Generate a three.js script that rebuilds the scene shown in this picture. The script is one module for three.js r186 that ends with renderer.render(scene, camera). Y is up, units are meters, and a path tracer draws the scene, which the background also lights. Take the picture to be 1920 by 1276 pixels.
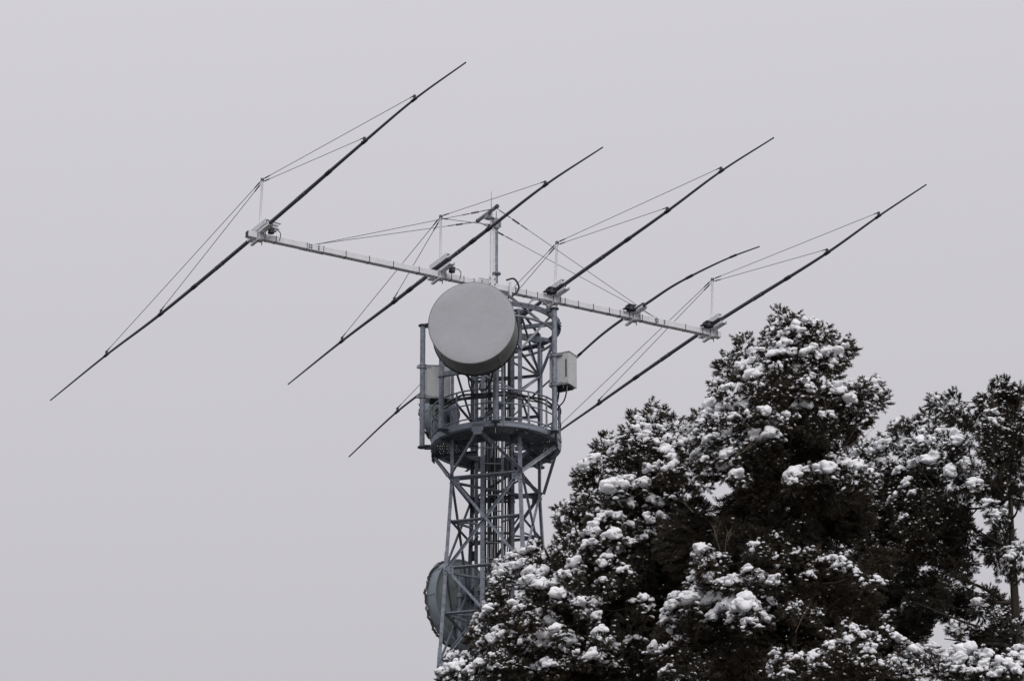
import * as THREE from 'three';
import { mergeGeometries, mergeVertices } from 'three/addons/utils/BufferGeometryUtils.js';
import { ImprovedNoise } from 'three/addons/math/ImprovedNoise.js';

// ---------------------------------------------------------------- camera, sky, sun, exposure
const scene = new THREE.Scene();
const FOCAL = 9000, PITCH = THREE.MathUtils.degToRad(21.56), EYE = new THREE.Vector3(0, 1.6, 0);
const camera = new THREE.PerspectiveCamera(2 * Math.atan(638 / FOCAL) * 180 / Math.PI, 1024 / 680, 0.5, 3000);
camera.position.copy(EYE);
camera.lookAt(0, EYE.y + Math.sin(PITCH), -Math.cos(PITCH));
camera.updateMatrixWorld();

{ // overcast sky: brightest overhead, greyer towards the horizon (standard overcast distribution)
  const W = 256, H = 128, data = new Float32Array(W * H * 4);
  const noise = new ImprovedNoise();
  for (let j = 0; j < H; j++) for (let i = 0; i < W; i++) {
    const el = ((j + 0.5) / H - 0.5) * Math.PI, az = (i + 0.5) / W * Math.PI * 2;
    const s = Math.max(0, Math.sin(el));
    let L = 1.035 * (1 + 1.8 * s) / 2.9;
    L *= 1 + 0.03 * noise.noise(Math.cos(az) * 2.2 * Math.cos(el) + 7, Math.sin(az) * 2.2 * Math.cos(el), el * 3);
    const k = (j * W + i) * 4;
    data[k] = L * 1.0; data[k + 1] = L * 0.982; data[k + 2] = L * 1.045; data[k + 3] = 1;
  }
  const sky = new THREE.DataTexture(data, W, H, THREE.RGBAFormat, THREE.FloatType);
  sky.mapping = THREE.EquirectangularReflectionMapping;
  sky.magFilter = THREE.LinearFilter; sky.minFilter = THREE.LinearFilter; sky.needsUpdate = true;
  scene.background = sky; scene.environment = sky;
}
const sun = new THREE.DirectionalLight(0xfffaf4, 1.25);
sun.position.set(45, 165, 25); sun.target.position.set(0, 30, -95);
sun.castShadow = true; sun.shadow.radius = 45;
sun.shadow.mapSize.set(2048, 2048);
Object.assign(sun.shadow.camera, { left: -40, right: 40, top: 60, bottom: -60, near: 10, far: 400 });
scene.add(sun, sun.target);

const renderer = new THREE.WebGLRenderer({ antialias: true });
renderer.toneMapping = THREE.LinearToneMapping;
renderer.toneMappingExposure = 1.0;
renderer.shadowMap.enabled = true;

// ---------------------------------------------------------------- helpers
let seed = 12345;
const rnd = () => { seed = (seed + 0x6D2B79F5) | 0; let t = Math.imul(seed ^ (seed >>> 15), 1 | seed); t = (t + Math.imul(t ^ (t >>> 7), 61 | t)) ^ t; return ((t ^ (t >>> 14)) >>> 0) / 4294967296; };
const rr = (a, b) => a + (b - a) * rnd();
const V = (x, y, z) => new THREE.Vector3(x, y, z);
const UP = V(0, 1, 0);
const noise3 = new ImprovedNoise();
// bearings read off the photograph, turned into a direction; the distance comes from the plan of the place
const bearing = (px, py) => {
  const x = (px - 960) / FOCAL, y = (638 - py) / FOCAL, c = Math.cos(PITCH), s = Math.sin(PITCH);
  return V(x, y * c + s, -(c - y * s));
};
const at = (px, py, dist) => { const v = bearing(px, py); return v.multiplyScalar(dist / -v.z).add(EYE); };
const onPlane = (px, py, p0, dx, dz) => { // where a bearing meets the vertical plane through p0 that runs along (dx, dz)
  const v = bearing(px, py), nx = -dz, nz = dx;
  return v.multiplyScalar((nx * (p0.x - EYE.x) + nz * (p0.z - EYE.z)) / (nx * v.x + nz * v.z)).add(EYE);
};
const used = {};
const numbered = (n) => { used[n] = (used[n] ?? -1) + 1; return used[n] ? `${n}_${String(used[n]).padStart(3, '0')}` : n; };
function tag(o, label, category, group, kind) {
  if (label) o.userData.label = label;
  if (category) o.userData.category = category;
  if (group) o.userData.group = group;
  if (kind) o.userData.kind = kind;
  return o;
}
function thing(name, pos, label, category, group) {
  const g = new THREE.Group(); g.name = numbered(name); g.position.copy(pos); scene.add(g);
  return tag(g, label, category, group);
}
function part(name, geo, mat, parent, label) {
  const g = Array.isArray(geo) ? (geo.length > 1 ? mergeGeometries(geo.map(clean)) : geo[0]) : geo;
  const m = new THREE.Mesh(g, mat); m.name = name; m.castShadow = m.receiveShadow = true;
  if (label) m.userData.label = label;
  parent.add(m); return m;
}
const clean = (g) => { const q = g.index ? g.toNonIndexed() : g; for (const k of Object.keys(q.attributes)) if (!['position', 'normal', 'uv'].includes(k)) q.deleteAttribute(k); return q; };
function place(geo, o, x, y) { // geo's +z goes along x (direction), its +y along y
  const z = x.clone().normalize(), xx = new THREE.Vector3().crossVectors(y, z);
  if (xx.lengthSq() < 1e-8) xx.crossVectors(V(0.3, 0.2, 1), z);
  xx.normalize(); const yy = new THREE.Vector3().crossVectors(z, xx);
  return geo.applyMatrix4(new THREE.Matrix4().makeBasis(xx, yy, z).setPosition(o));
}
// a member of constant section between two points; the section is a closed outline in metres
function member(p0, p1, outline, up = UP) {
  const d = p1.clone().sub(p0), L = d.length(), pos = [], nor = [], uv = [], n = outline.length, off = rnd() * 7;
  const push = (a, b, c, d4, N, u0, u1) => {
    for (const [p, u] of [[a, [u0, off]], [b, [u1, off]], [c, [u1, off + L]], [a, [u0, off]], [c, [u1, off + L]], [d4, [u0, off + L]]]) { pos.push(...p); nor.push(...N); uv.push(...u); }
  };
  let acc = 0;
  for (let i = 0; i < n; i++) {
    const a = outline[i], b = outline[(i + 1) % n], ex = b[0] - a[0], ey = b[1] - a[1], l = Math.hypot(ex, ey);
    push([a[0], a[1], 0], [b[0], b[1], 0], [b[0], b[1], L], [a[0], a[1], L], [ey / l, -ex / l, 0], acc, acc + l); acc += l;
  }
  const tri = THREE.ShapeUtils.triangulateShape(outline.map(([x, y]) => new THREE.Vector2(x, y)), []);
  for (const t of tri) for (const [z, order, nz] of [[0, [2, 1, 0], -1], [L, [0, 1, 2], 1]]) for (const k of order) {
    const q = outline[t[k]]; pos.push(q[0], q[1], z); nor.push(0, 0, nz); uv.push(q[0], q[1]);
  }
  const g = new THREE.BufferGeometry();
  g.setAttribute('position', new THREE.Float32BufferAttribute(pos, 3));
  g.setAttribute('normal', new THREE.Float32BufferAttribute(nor, 3));
  g.setAttribute('uv', new THREE.Float32BufferAttribute(uv, 2));
  return place(g, p0, d, up);
}
const angleSection = (w, t = 0.012) => [[0, 0], [w, 0], [w, t], [t, t], [t, w], [0, w]];
const angleCentred = (w, t = 0.012) => angleSection(w, t).map(([x, y]) => [x - w / 2, y - t / 2]);
const boxSection = (w, h) => [[-w / 2, -h / 2], [w / 2, -h / 2], [w / 2, h / 2], [-w / 2, h / 2]];
const chamferSection = (w, h, c) => [[-w / 2 + c, -h / 2], [w / 2 - c, -h / 2], [w / 2, -h / 2 + c], [w / 2, h / 2 - c], [w / 2 - c, h / 2], [-w / 2 + c, h / 2], [-w / 2, h / 2 - c], [-w / 2, -h / 2 + c]];
const channelSection = (w, h, t = 0.012) => [[-w / 2, -h / 2], [w / 2, -h / 2], [w / 2, -h / 2 + t], [-w / 2 + t, -h / 2 + t], [-w / 2 + t, h / 2 - t], [w / 2, h / 2 - t], [w / 2, h / 2], [-w / 2, h / 2]];
function rod(p0, p1, r0, r1 = r0, seg = 10, open = false) {
  const d = p1.clone().sub(p0), L = d.length(), g = new THREE.CylinderGeometry(r1, r0, L, seg, 1, open);
  const u = g.attributes.uv, off = rnd() * 5;
  for (let i = 0; i < u.count; i++) u.setXY(i, u.getX(i) * 6.28 * Math.max(r0, r1), u.getY(i) * L + off);
  g.rotateX(Math.PI / 2).translate(0, 0, L / 2);
  return place(g, p0, d, Math.abs(d.y) > 0.9 * L ? V(0, 0, 1) : UP);
}
const hose = (pts, r, seg = 24, rad = 6) => new THREE.TubeGeometry(new THREE.CatmullRomCurve3(pts), seg, r, rad);
function block(w, h, d, c, x = V(1, 0, 0), y = UP) { // box centred at c, its width along x and height along y
  const b = new THREE.BoxGeometry(w, h, d), z = new THREE.Vector3().crossVectors(x, y).normalize();
  return b.applyMatrix4(new THREE.Matrix4().makeBasis(x.clone().normalize(), y.clone().normalize(), z).setPosition(c));
}
function ringSection(radius, outline, y, seg = 72) { // outline (r, y) swept round the vertical axis
  const pts = outline.map(([a, b]) => new THREE.Vector2(radius + a, y + b)); pts.push(pts[0].clone());
  const g = new THREE.LatheGeometry(pts, seg).toNonIndexed(); g.computeVertexNormals(); return g;
}

// ---------------------------------------------------------------- materials
function noiseTexture(size, f, srgb = true) { // f(u, v) -> [r, g, b] 0..255
  const d = new Uint8Array(size * size * 4);
  for (let j = 0; j < size; j++) for (let i = 0; i < size; i++) {
    const c = f(i / size, j / size), k = (j * size + i) * 4;
    d[k] = Math.max(0, Math.min(255, c[0])); d[k + 1] = Math.max(0, Math.min(255, c[1])); d[k + 2] = Math.max(0, Math.min(255, c[2])); d[k + 3] = 255;
  }
  const t = new THREE.DataTexture(d, size, size); t.wrapS = t.wrapT = THREE.RepeatWrapping;
  t.magFilter = THREE.LinearFilter; t.minFilter = THREE.LinearMipmapLinearFilter; t.generateMipmaps = true;
  if (srgb) t.colorSpace = THREE.SRGBColorSpace; t.needsUpdate = true; return t;
}
const tnoise = (u, v, f, z) => { // tileable
  const a = u * Math.PI * 2, b = v * Math.PI * 2, r = f / 6.283;
  return noise3.noise(Math.cos(a) * r + z, Math.sin(a) * r + Math.cos(b) * r * 1.3, Math.sin(b) * r * 1.3 - z);
};
const fbm = (u, v, f, z) => tnoise(u, v, f, z) + 0.5 * tnoise(u, v, f * 2.1, z + 3) + 0.25 * tnoise(u, v, f * 4.3, z + 9);
function mottled(r, g, b, amp, f, z, streak = 0) {
  return noiseTexture(256, (u, v) => {
    const n = fbm(u, v, f, z) * amp + fbm(u, v, f * 5, z + 20) * amp * 0.5 + (streak ? fbm(u * 4 % 1, v, 18, z + 40) * streak : 0);
    return [r + n, g + n, b + n * 1.05];
  });
}
const std = (o) => new THREE.MeshStandardMaterial(o);
const bumpA = noiseTexture(256, (u, v) => { const n = 128 + fbm(u, v, 14, 5) * 90; return [n, n, n]; }, false);
const M = {
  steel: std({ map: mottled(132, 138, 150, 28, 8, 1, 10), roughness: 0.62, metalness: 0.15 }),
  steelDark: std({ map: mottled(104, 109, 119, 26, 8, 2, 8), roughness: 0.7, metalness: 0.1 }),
  steelPale: std({ map: mottled(150, 155, 163, 22, 8, 3, 8), roughness: 0.55, metalness: 0.15 }),
  deck: std({ map: mottled(82, 86, 92, 24, 10, 4), roughness: 0.8 }),
  bolt: std({ color: 0x6d7076, roughness: 0.5, metalness: 0.4 }),
  radome: std({ map: mottled(186, 188, 194, 6, 3, 5, 3), roughness: 0.75 }),
  shroud: std({ map: mottled(120, 123, 120, 12, 5, 6, 8), roughness: 0.6 }),
  drum: std({ map: mottled(152, 163, 171, 18, 6, 7, 8), roughness: 0.65 }),
  drumBack: std({ map: mottled(128, 138, 135, 26, 9, 8, 6), roughness: 0.8, bumpMap: bumpA, bumpScale: 0.01 }),
  ice: std({ map: mottled(178, 178, 178, 50, 12, 21), roughness: 0.5 }),
  rimDark: std({ map: mottled(92, 92, 88, 46, 14, 9), roughness: 0.9 }),
  cabinet: std({ map: mottled(198, 201, 203, 7, 4, 10, 6), roughness: 0.5 }),
  cabinetSeam: std({ color: 0x2b2d30, roughness: 0.8 }),
  white: std({ map: mottled(230, 231, 236, 7, 6, 11, 4), roughness: 0.45 }),
  element: std({ map: mottled(84, 85, 96, 14, 10, 12), roughness: 0.5 }),
  black: std({ color: 0x292a2f, roughness: 0.6 }),
  band: std({ color: 0x34363a, roughness: 0.7 }),
  wire: std({ color: 0x66676e, roughness: 0.7 }),
  cable: std({ color: 0x26282c, roughness: 0.65 }),
  housing: std({ color: 0x3a3c42, roughness: 0.55 }),
  snow: std({ map: mottled(240, 241, 244, 5, 10, 13), roughness: 0.9, bumpMap: bumpA, bumpScale: 0.006 }),
  icicle: new THREE.MeshPhysicalMaterial({ color: 0xf2f6fa, roughness: 0.15, transmission: 0.8, thickness: 0.02, ior: 1.31 }),
  bark: std({ map: mottled(54, 48, 43, 24, 12, 14, 14), roughness: 0.95 }),
  deadTwig: std({ map: mottled(104, 94, 84, 22, 12, 15), roughness: 0.95 }),
  foliage: std({ color: 0xffffff, roughness: 0.85 }),
  concrete: std({ map: mottled(150, 148, 144, 18, 8, 16), roughness: 0.9 }),
};

// ---------------------------------------------------------------- ground: a hillside under patchy snow
const groundY = (x, z) => {
  const d = -z, t = Math.min(Math.max(d - 8, 0), 150);
  return 0.118 * t + 0.5 * noise3.noise(x * 0.04, z * 0.04, 3.3) * Math.min(1, Math.max(0, d - 6) / 20);
};
{
  const g = new THREE.PlaneGeometry(1600, 1600, 200, 200).rotateX(-Math.PI / 2), p = g.attributes.position;
  for (let i = 0; i < p.count; i++) { // finer cells near the middle
    const f = (v) => Math.sign(v) * Math.pow(Math.abs(v) / 800, 2) * 800;
    const x = f(p.getX(i)), z = f(p.getZ(i)) - 60; p.setXYZ(i, x, groundY(x, z), z);
    g.attributes.uv.setXY(i, x / 9, z / 9);
  }
  g.computeVertexNormals();
  const map = noiseTexture(512, (u, v) => {
    const n = fbm(u, v, 9, 30) + 0.5 * fbm(u, v, 40, 31), k = Math.min(1, Math.max(0, (n - 0.42) * 6));
    const e = fbm(u, v, 60, 33) * 20;
    return [48 + e + (236 - 48 - e) * k, 45 + e + (237 - 45 - e) * k, 38 + e + (241 - 38 - e) * k];
  });
  const m = new THREE.Mesh(g, std({ map, roughness: 0.95 })); m.name = 'ground'; m.receiveShadow = true; m.castShadow = true;
  tag(m, 'hillside of brown undergrowth under patchy snow', 'ground', null, 'structure'); scene.add(m);
}

// ---------------------------------------------------------------- lattice tower
const DIST = 112.5, PX = 75;                         // metres from the eye to the tower, image pixels per metre there
const tc = at(930, 836, DIST), baseY = groundY(tc.x, tc.z) + 0.15;
const tower = thing('lattice_tower', V(tc.x, baseY, tc.z), 'grey galvanised steel lattice tower with round railed platform near its top', 'tower');
const LY = (py) => at(930, py, DIST).y - baseY;      // height of a level of the tower axis
const spread = (y) => { const y0 = LY(914); return y >= y0 ? 1 : 1 + (y0 - y) * 0.0525; };
const CORNER = [[-1.133, 0.627], [0.627, 1.133], [1.133, -0.627], [-0.627, -1.133]];
const corner = (k, y) => { const s = spread(y), c = CORNER[(k + 4) % 4]; return V(c[0] * s, y, c[1] * s); };
const polar = (deg, r, y) => V(Math.cos(deg * Math.PI / 180) * r, y, Math.sin(deg * Math.PI / 180) * r);
const yTop = LY(613), yDeck = LY(836), yJoin = LY(914);
const boltGeo = new THREE.CylinderGeometry(0.02, 0.02, 0.03, 6);
function bolts(list, nrm) { return list.map((p) => { const g = boltGeo.clone(); g.rotateX(Math.PI / 2); return place(g, p, nrm, Math.abs(nrm.y) > 0.9 ? V(1, 0, 0) : UP); }); }

{ // legs: angle sections, corner outwards
  const feet = [0, 1, 2, 3];
  for (const k of feet) {
    const c = CORNER[k], inw = V(-c[0], 0, -c[1]).normalize();
    const segs = [];
    const a = corner(k, yTop + 0.05), b = corner(k, yJoin), f = corner(k, -0.1);
    const upv = inw.clone().applyAxisAngle(UP, Math.PI / 4);
    segs.push(member(b, a, angleSection(0.085, 0.012), upv), member(f, b.clone().setY(b.y - 0.002), angleSection(0.088, 0.013), upv));
    const leg = part('leg', segs, M.steel, tower);
    // splice cover with bolts
    for (const py of [1254, 1072]) {
      const y = LY(py), q = corner(k, y + 0.3), w = corner(k, y - 0.3), out = inw.clone().multiplyScalar(-0.014);
      part('splice_plate', member(w.add(out), q.add(out), angleSection(0.1, 0.015), upv), M.steel, leg);
    }
    part('footing', new THREE.CylinderGeometry(0.55, 0.65, 1.2, 8).translate(f.x, -0.45, f.z), M.concrete, tower);
  }
  // panels of cross bracing on the four faces
  const levels = [LY(612), LY(689), LY(766), LY(839), yJoin, LY(1083), LY(1262)];
  for (let y = levels[levels.length - 1] - 3.2; y > 1.5; y -= 3.6) levels.push(y);
  levels.forEach((y, i) => {
    for (let k = 0; k < 4; k++) {
      const a = corner(k, y), b = corner(k + 1, y), dir = b.clone().sub(a).normalize(), mid = a.clone().add(b).multiplyScalar(0.5);
      const out = V(mid.x, 0, mid.z).normalize(), inset = (p, s, o = 0) => p.clone().addScaledVector(dir, s).addScaledVector(out, o);
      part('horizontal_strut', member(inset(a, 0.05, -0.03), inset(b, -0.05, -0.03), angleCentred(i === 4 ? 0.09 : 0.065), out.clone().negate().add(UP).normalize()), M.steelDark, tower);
      if (i === 4 || i === 5 || i === 6) for (const [p, s] of [[a, 1], [b, -1]]) { // gussets
        const up = dir.clone().multiplyScalar(s), c = inset(p, s * 0.13, -0.008);
        const plate = part('gusset_plate', block(0.22, 0.24, 0.012, c.clone().setY(y - 0.06), up, UP), M.steel, tower);
        const list = []; for (const bx of [-0.07, 0.05]) for (const by of [-0.09, 0, 0.09]) list.push(c.clone().setY(y - 0.06 + by).addScaledVector(up, bx).addScaledVector(out, 0.014));
        tag(part('bolt', bolts(list, out), M.bolt, plate), null, null, null, 'stuff');
      }
      const yn = levels[i + 1];
      if (yn === undefined) continue;
      const c = corner(k, yn), d = corner(k + 1, yn);
      const w = i < 4 ? 0.055 : 0.066;
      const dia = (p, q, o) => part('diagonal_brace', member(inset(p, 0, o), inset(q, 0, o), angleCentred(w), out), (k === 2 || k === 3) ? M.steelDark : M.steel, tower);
      if (i < 4) { if (i < 3) { (i + k) % 2 ? dia(a, d, -0.05) : dia(b, c, -0.05); } }
      else {
        const e = 0.06; dia(inset(a, e), inset(d, -e), -0.02); dia(inset(b, -e), inset(c, e), -0.045);
        if (i < 8) { // mid strut through the crossing, with short redundant struts to the leg
          const ym = (y + yn) / 2 + 0.06, p = corner(k, ym), q = corner(k + 1, ym), m2 = p.clone().add(q).multiplyScalar(0.5);
          part('horizontal_strut', member(inset(p, 0.02, -0.07), inset(q, -0.02, -0.07), angleCentred(0.06), out.clone().negate().add(UP).normalize()), M.steelDark, tower);
          for (const [s, t2] of [[p, 1], [q, -1]]) {
            const inner = m2.clone().addScaledVector(out, -0.42).addScaledVector(dir, -t2 * 0.3);
            part('redundant_strut', member(inset(s, t2 * 0.08, -0.09), inner, angleCentred(0.048), UP), M.steelDark, tower);
          }
        }
      }
    }
    if (i >= 4 && i < 9) { // plan bracing
      for (const k of [0, 1]) part('plan_brace', member(corner(k, y - 0.1 - k * 0.08), corner(k + 2, y - 0.1 - k * 0.08), angleCentred(0.055), UP), M.steelDark, tower);
    }
  });
  // top: square frame with crossed beams that carries the mast
  for (const k of [0, 1]) part('top_beam', member(corner(k, yTop - 0.12 - k * 0.16), corner(k + 2, yTop - 0.12 - k * 0.16), channelSection(0.08, 0.14), UP), M.steelDark, tower);
}

{ // round platform: kerb ring, deck of gratings, radial beams, brackets to the legs
  const R = 1.62, deck = part('platform_ring', [ringSection(R, [[-0.012, -0.07], [0.012, -0.07], [0.012, 0.075], [-0.012, 0.075]], yDeck, 96), ringSection(R - 0.07, [[-0.06, -0.07], [0.058, -0.07], [0.058, -0.056], [-0.06, -0.056]], yDeck, 96)], M.steel, tower);
  const N = 16, gap = 0.02;
  for (let k = 0; k < N; k++) { // grating panels: slats across each sector
    const a0 = (k + 0.04) / N * 360, a1 = (k + 0.96) / N * 360, bars = [], r0 = 0.84, r1 = 1.54;
    const fine = [3, 4, 5].includes(k);
    for (let r = r0; r < r1; r += fine ? 0.05 : 0.058) bars.push(member(polar(a0, r / Math.cos((a1 - a0) / 2 * Math.PI / 180), yDeck - 0.035), polar(a1, r / Math.cos((a1 - a0) / 2 * Math.PI / 180), yDeck - 0.035), boxSection(fine ? 0.027 : 0.042, 0.02)));
    for (const f of [0, 0.33, 0.67, 1]) bars.push(member(polar(a0 + (a1 - a0) * f, r0, yDeck - 0.034), polar(a0 + (a1 - a0) * f, r1 - 0.01, yDeck - 0.034), boxSection(0.012, 0.026)));
    part('deck_panel', bars, M.deck, tower);
  }
  for (let k = 0; k < 8; k++) part('deck_beam', member(polar(16 + k * 45, 0.5, yDeck - 0.125), polar(16 + k * 45, R - 0.04, yDeck - 0.125), channelSection(0.07, 0.1), UP), M.steelDark, tower);
  part('inner_ring', ringSection(0.82, [[-0.03, -0.16], [0.03, -0.16], [0.03, -0.02], [-0.03, -0.02]], yDeck, 48), M.steelDark, tower);
  [106, 16, 196, 286].forEach((a, j) => {
    const k = [0, 1, 3, 2][j], top = polar(a, R - 0.03, yDeck - 0.12), t = V(-Math.sin(a * Math.PI / 180), 0, Math.cos(a * Math.PI / 180)), out = polar(a, 1, 0);
    const g = part('bracket_plate', [block(0.3, 0.2, 0.014, polar(a, R + 0.02, yDeck - 0.08), t), block(0.22, 0.1, 0.02, polar(a, R + 0.02, yDeck - 0.22), t)], M.steel, tower);
    const list = []; for (let b = -0.12; b < 0.13; b += 0.06) list.push(polar(a, R + 0.033, yDeck - 0.02).addScaledVector(t, b));
    tag(part('bolt', bolts(list, out), M.bolt, g), null, null, null, 'stuff');
    for (const kk of [k, k + 1]) part('platform_strut', member(corner(kk, yJoin + 0.05).multiply(V(1.02, 1, 1.02)), top, angleCentred(0.075, 0.011), out), a === 16 ? M.steelPale : M.steel, tower);
  });
  // guard rail
  const rail = part('guard_rail', new THREE.TorusGeometry(R, 0.022, 8, 96).rotateX(Math.PI / 2).translate(0, yDeck + 0.92, 0), M.steel, tower);
  for (const h of [0.54, 0.165]) part('rail', new THREE.TorusGeometry(R, 0.019, 8, 96).rotateX(Math.PI / 2).translate(0, yDeck + h, 0), M.steel, rail);
  for (const a of [127, 83, 60, 39, 14, -8, -30, -53, -75, -98, -120, -142, -165, 172, 149]) part('post', rod(polar(a, R - 0.002, yDeck - 0.05), polar(a, R - 0.002, yDeck + 0.9), 0.026), M.steel, rail);
  // cables laid along the rail, sagging between ties
  for (const [dr, dy, r, ph] of [[-0.05, -0.06, 0.028, 0.2], [-0.055, -0.12, 0.022, 1.7], [-0.04, -0.17, 0.02, 3.1]]) {
    const pts = []; for (let a = 20; a <= 165; a += 6) pts.push(polar(a, R + dr, yDeck + 0.92 + dy - 0.05 * Math.abs(Math.sin(a * 0.075 + ph)) - (a > 120 ? (a - 120) * 0.002 : 0)));
    part('cable', hose(pts, r, 90), M.cable, rail);
  }
  // top ring with bolts, inner pipe ring, spokes
  const ring = part('top_ring', ringSection(R, [[-0.11, -0.02], [0.0, -0.02], [0.0, -0.07], [0.014, -0.07], [0.014, 0.07], [0, 0.07], [0, 0.0], [-0.11, 0.0]], yTop, 96), M.steelDark, tower);
  part('pipe_ring', new THREE.TorusGeometry(R - 0.12, 0.035, 8, 80).rotateX(Math.PI / 2).translate(0, yTop - 0.26, 0), M.steelPale, ring);
  for (let k = 0; k < 8; k++) part('spoke', member(polar(16 + k * 45, 0.3, yTop - 0.09), polar(16 + k * 45, R - 0.01, yTop - 0.07), channelSection(0.06, 0.1), UP), M.steelDark, ring);
  const list = []; for (let a = 0; a < 360; a += 7.5) list.push(polar(a, R + 0.02, yTop + 0.03)); 
  tag(part('bolt', list.map((p) => bolts([p], V(p.x, 0, p.z).normalize())[0]), M.bolt, ring), null, null, null, 'stuff');
  part('cable_hoop', hose([polar(58, 1.45, yTop + 0.04), polar(50, 1.42, yTop + 0.3), polar(38, 1.45, yTop + 0.36), polar(26, 1.5, yTop + 0.2), polar(20, 1.52, yTop)], 0.024), M.steelPale, ring);
  for (const k of [0, 1, 2, 3]) for (const s of [-1, 1]) { // stays from the legs up to the ring
    const a = Math.atan2(CORNER[k][1], CORNER[k][0]) * 180 / Math.PI + s * 30;
    part('ring_stay', member(corner(k, LY(686)), polar(a, R - 0.03, yTop - 0.08), angleCentred(0.058), UP), s < 0 ? M.steelPale : M.steel, tower);
  }
  // stand-off pipes round the platform
  const rp = 1.85;
  for (const a of [180, 137, 90, 38, -53]) {
    const pipe = part('mounting_pipe', rod(polar(a, rp, yDeck - 0.02), polar(a, rp, yTop + 0.03), 0.066, 0.066, 20), M.steel, tower);
    const out = polar(a, 1, 0);
    for (const [y, s] of [[yDeck - 0.03, -1], [yTop + 0.04, 1]]) {
      part('pipe_cap', new THREE.CylinderGeometry(0.115, 0.115, 0.025, 20).translate(polar(a, rp, 0).x, y, polar(a, rp, 0).z), M.steelDark, pipe);
      part('pipe_arm', member(polar(a, R - 0.05, y), polar(a, rp - 0.06, y), channelSection(0.07, 0.11), UP), M.steelDark, pipe);
    }
  }
}

{ // ladder with its rails and the cable rack in the middle of the tower
  const y0 = 0.3, y1 = yTop + 0.05;
  const px = (x) => (x - 930) / PX;
  const L = part('ladder', [member(V(px(905), y0, 0.22), V(px(905), y1, 0.22), chamferSection(0.11, 0.11, 0.008), V(0, 0, 1)), rod(V(px(942), y0, 0.1), V(px(942), y1, 0.1), 0.036)], M.steel, tower);
  for (let y = LY(1290); y < y1 - 0.1; y += 0.415) part('rung', rod(V(px(905), y, 0.16), V(px(942), y, 0.1), 0.016, 0.016, 6), M.steel, L);
  const rack = part('cable_rack', [member(V(px(961), y0, -0.3), V(px(961), y1, -0.3), channelSection(0.1, 0.08), V(0, 0, 1)), member(V(px(893), y0, -0.7), V(px(893), y1, -0.7), channelSection(0.09, 0.08), V(0, 0, 1))], M.steelDark, tower);
  const xs = [911, 914.5, 918, 921.5, 925, 928, 931.5, 935, 947, 952, 956];
  xs.forEach((x, i) => {
    const pts = []; for (let y = y0; y <= y1 - 0.2; y += 1.1) pts.push(V(px(x) + rr(-0.012, 0.012), y, -0.32 + (i % 3) * 0.05 + rr(-0.015, 0.015)));
    part('cable', hose(pts, [0.026, 0.018, 0.03, 0.015][i % 4], 80), i % 4 === 1 ? M.steelDark : M.cable, rack);
  });
  for (let y = LY(1290); y < y1; y += 0.83) part('rack_bar', member(V(px(893), y, -0.42), V(px(966), y, -0.42), angleCentred(0.05), UP), M.steelDark, rack);
  // dark junction boxes on the back legs
  for (const [x, y, w, h, z] of [[892, 947, 0.17, 0.4, -1.0], [888, 1042, 0.13, 0.22, -0.95]]) {
    const p = at(x, y, DIST - z); p.y -= baseY; p.x -= tc.x;
    const b = part('junction_box', block(w, h, 0.14, V(p.x, p.y, z)), M.housing, tower); part('lid', block(w * 0.86, h * 0.9, 0.012, V(p.x, p.y, z + 0.077)), M.black, b);
  }
}

// world position of a point of the tower, from a bearing and metres in front of (+) or behind (-) the axis
const tp = (px, py, near) => at(px, py, DIST - near);

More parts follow.
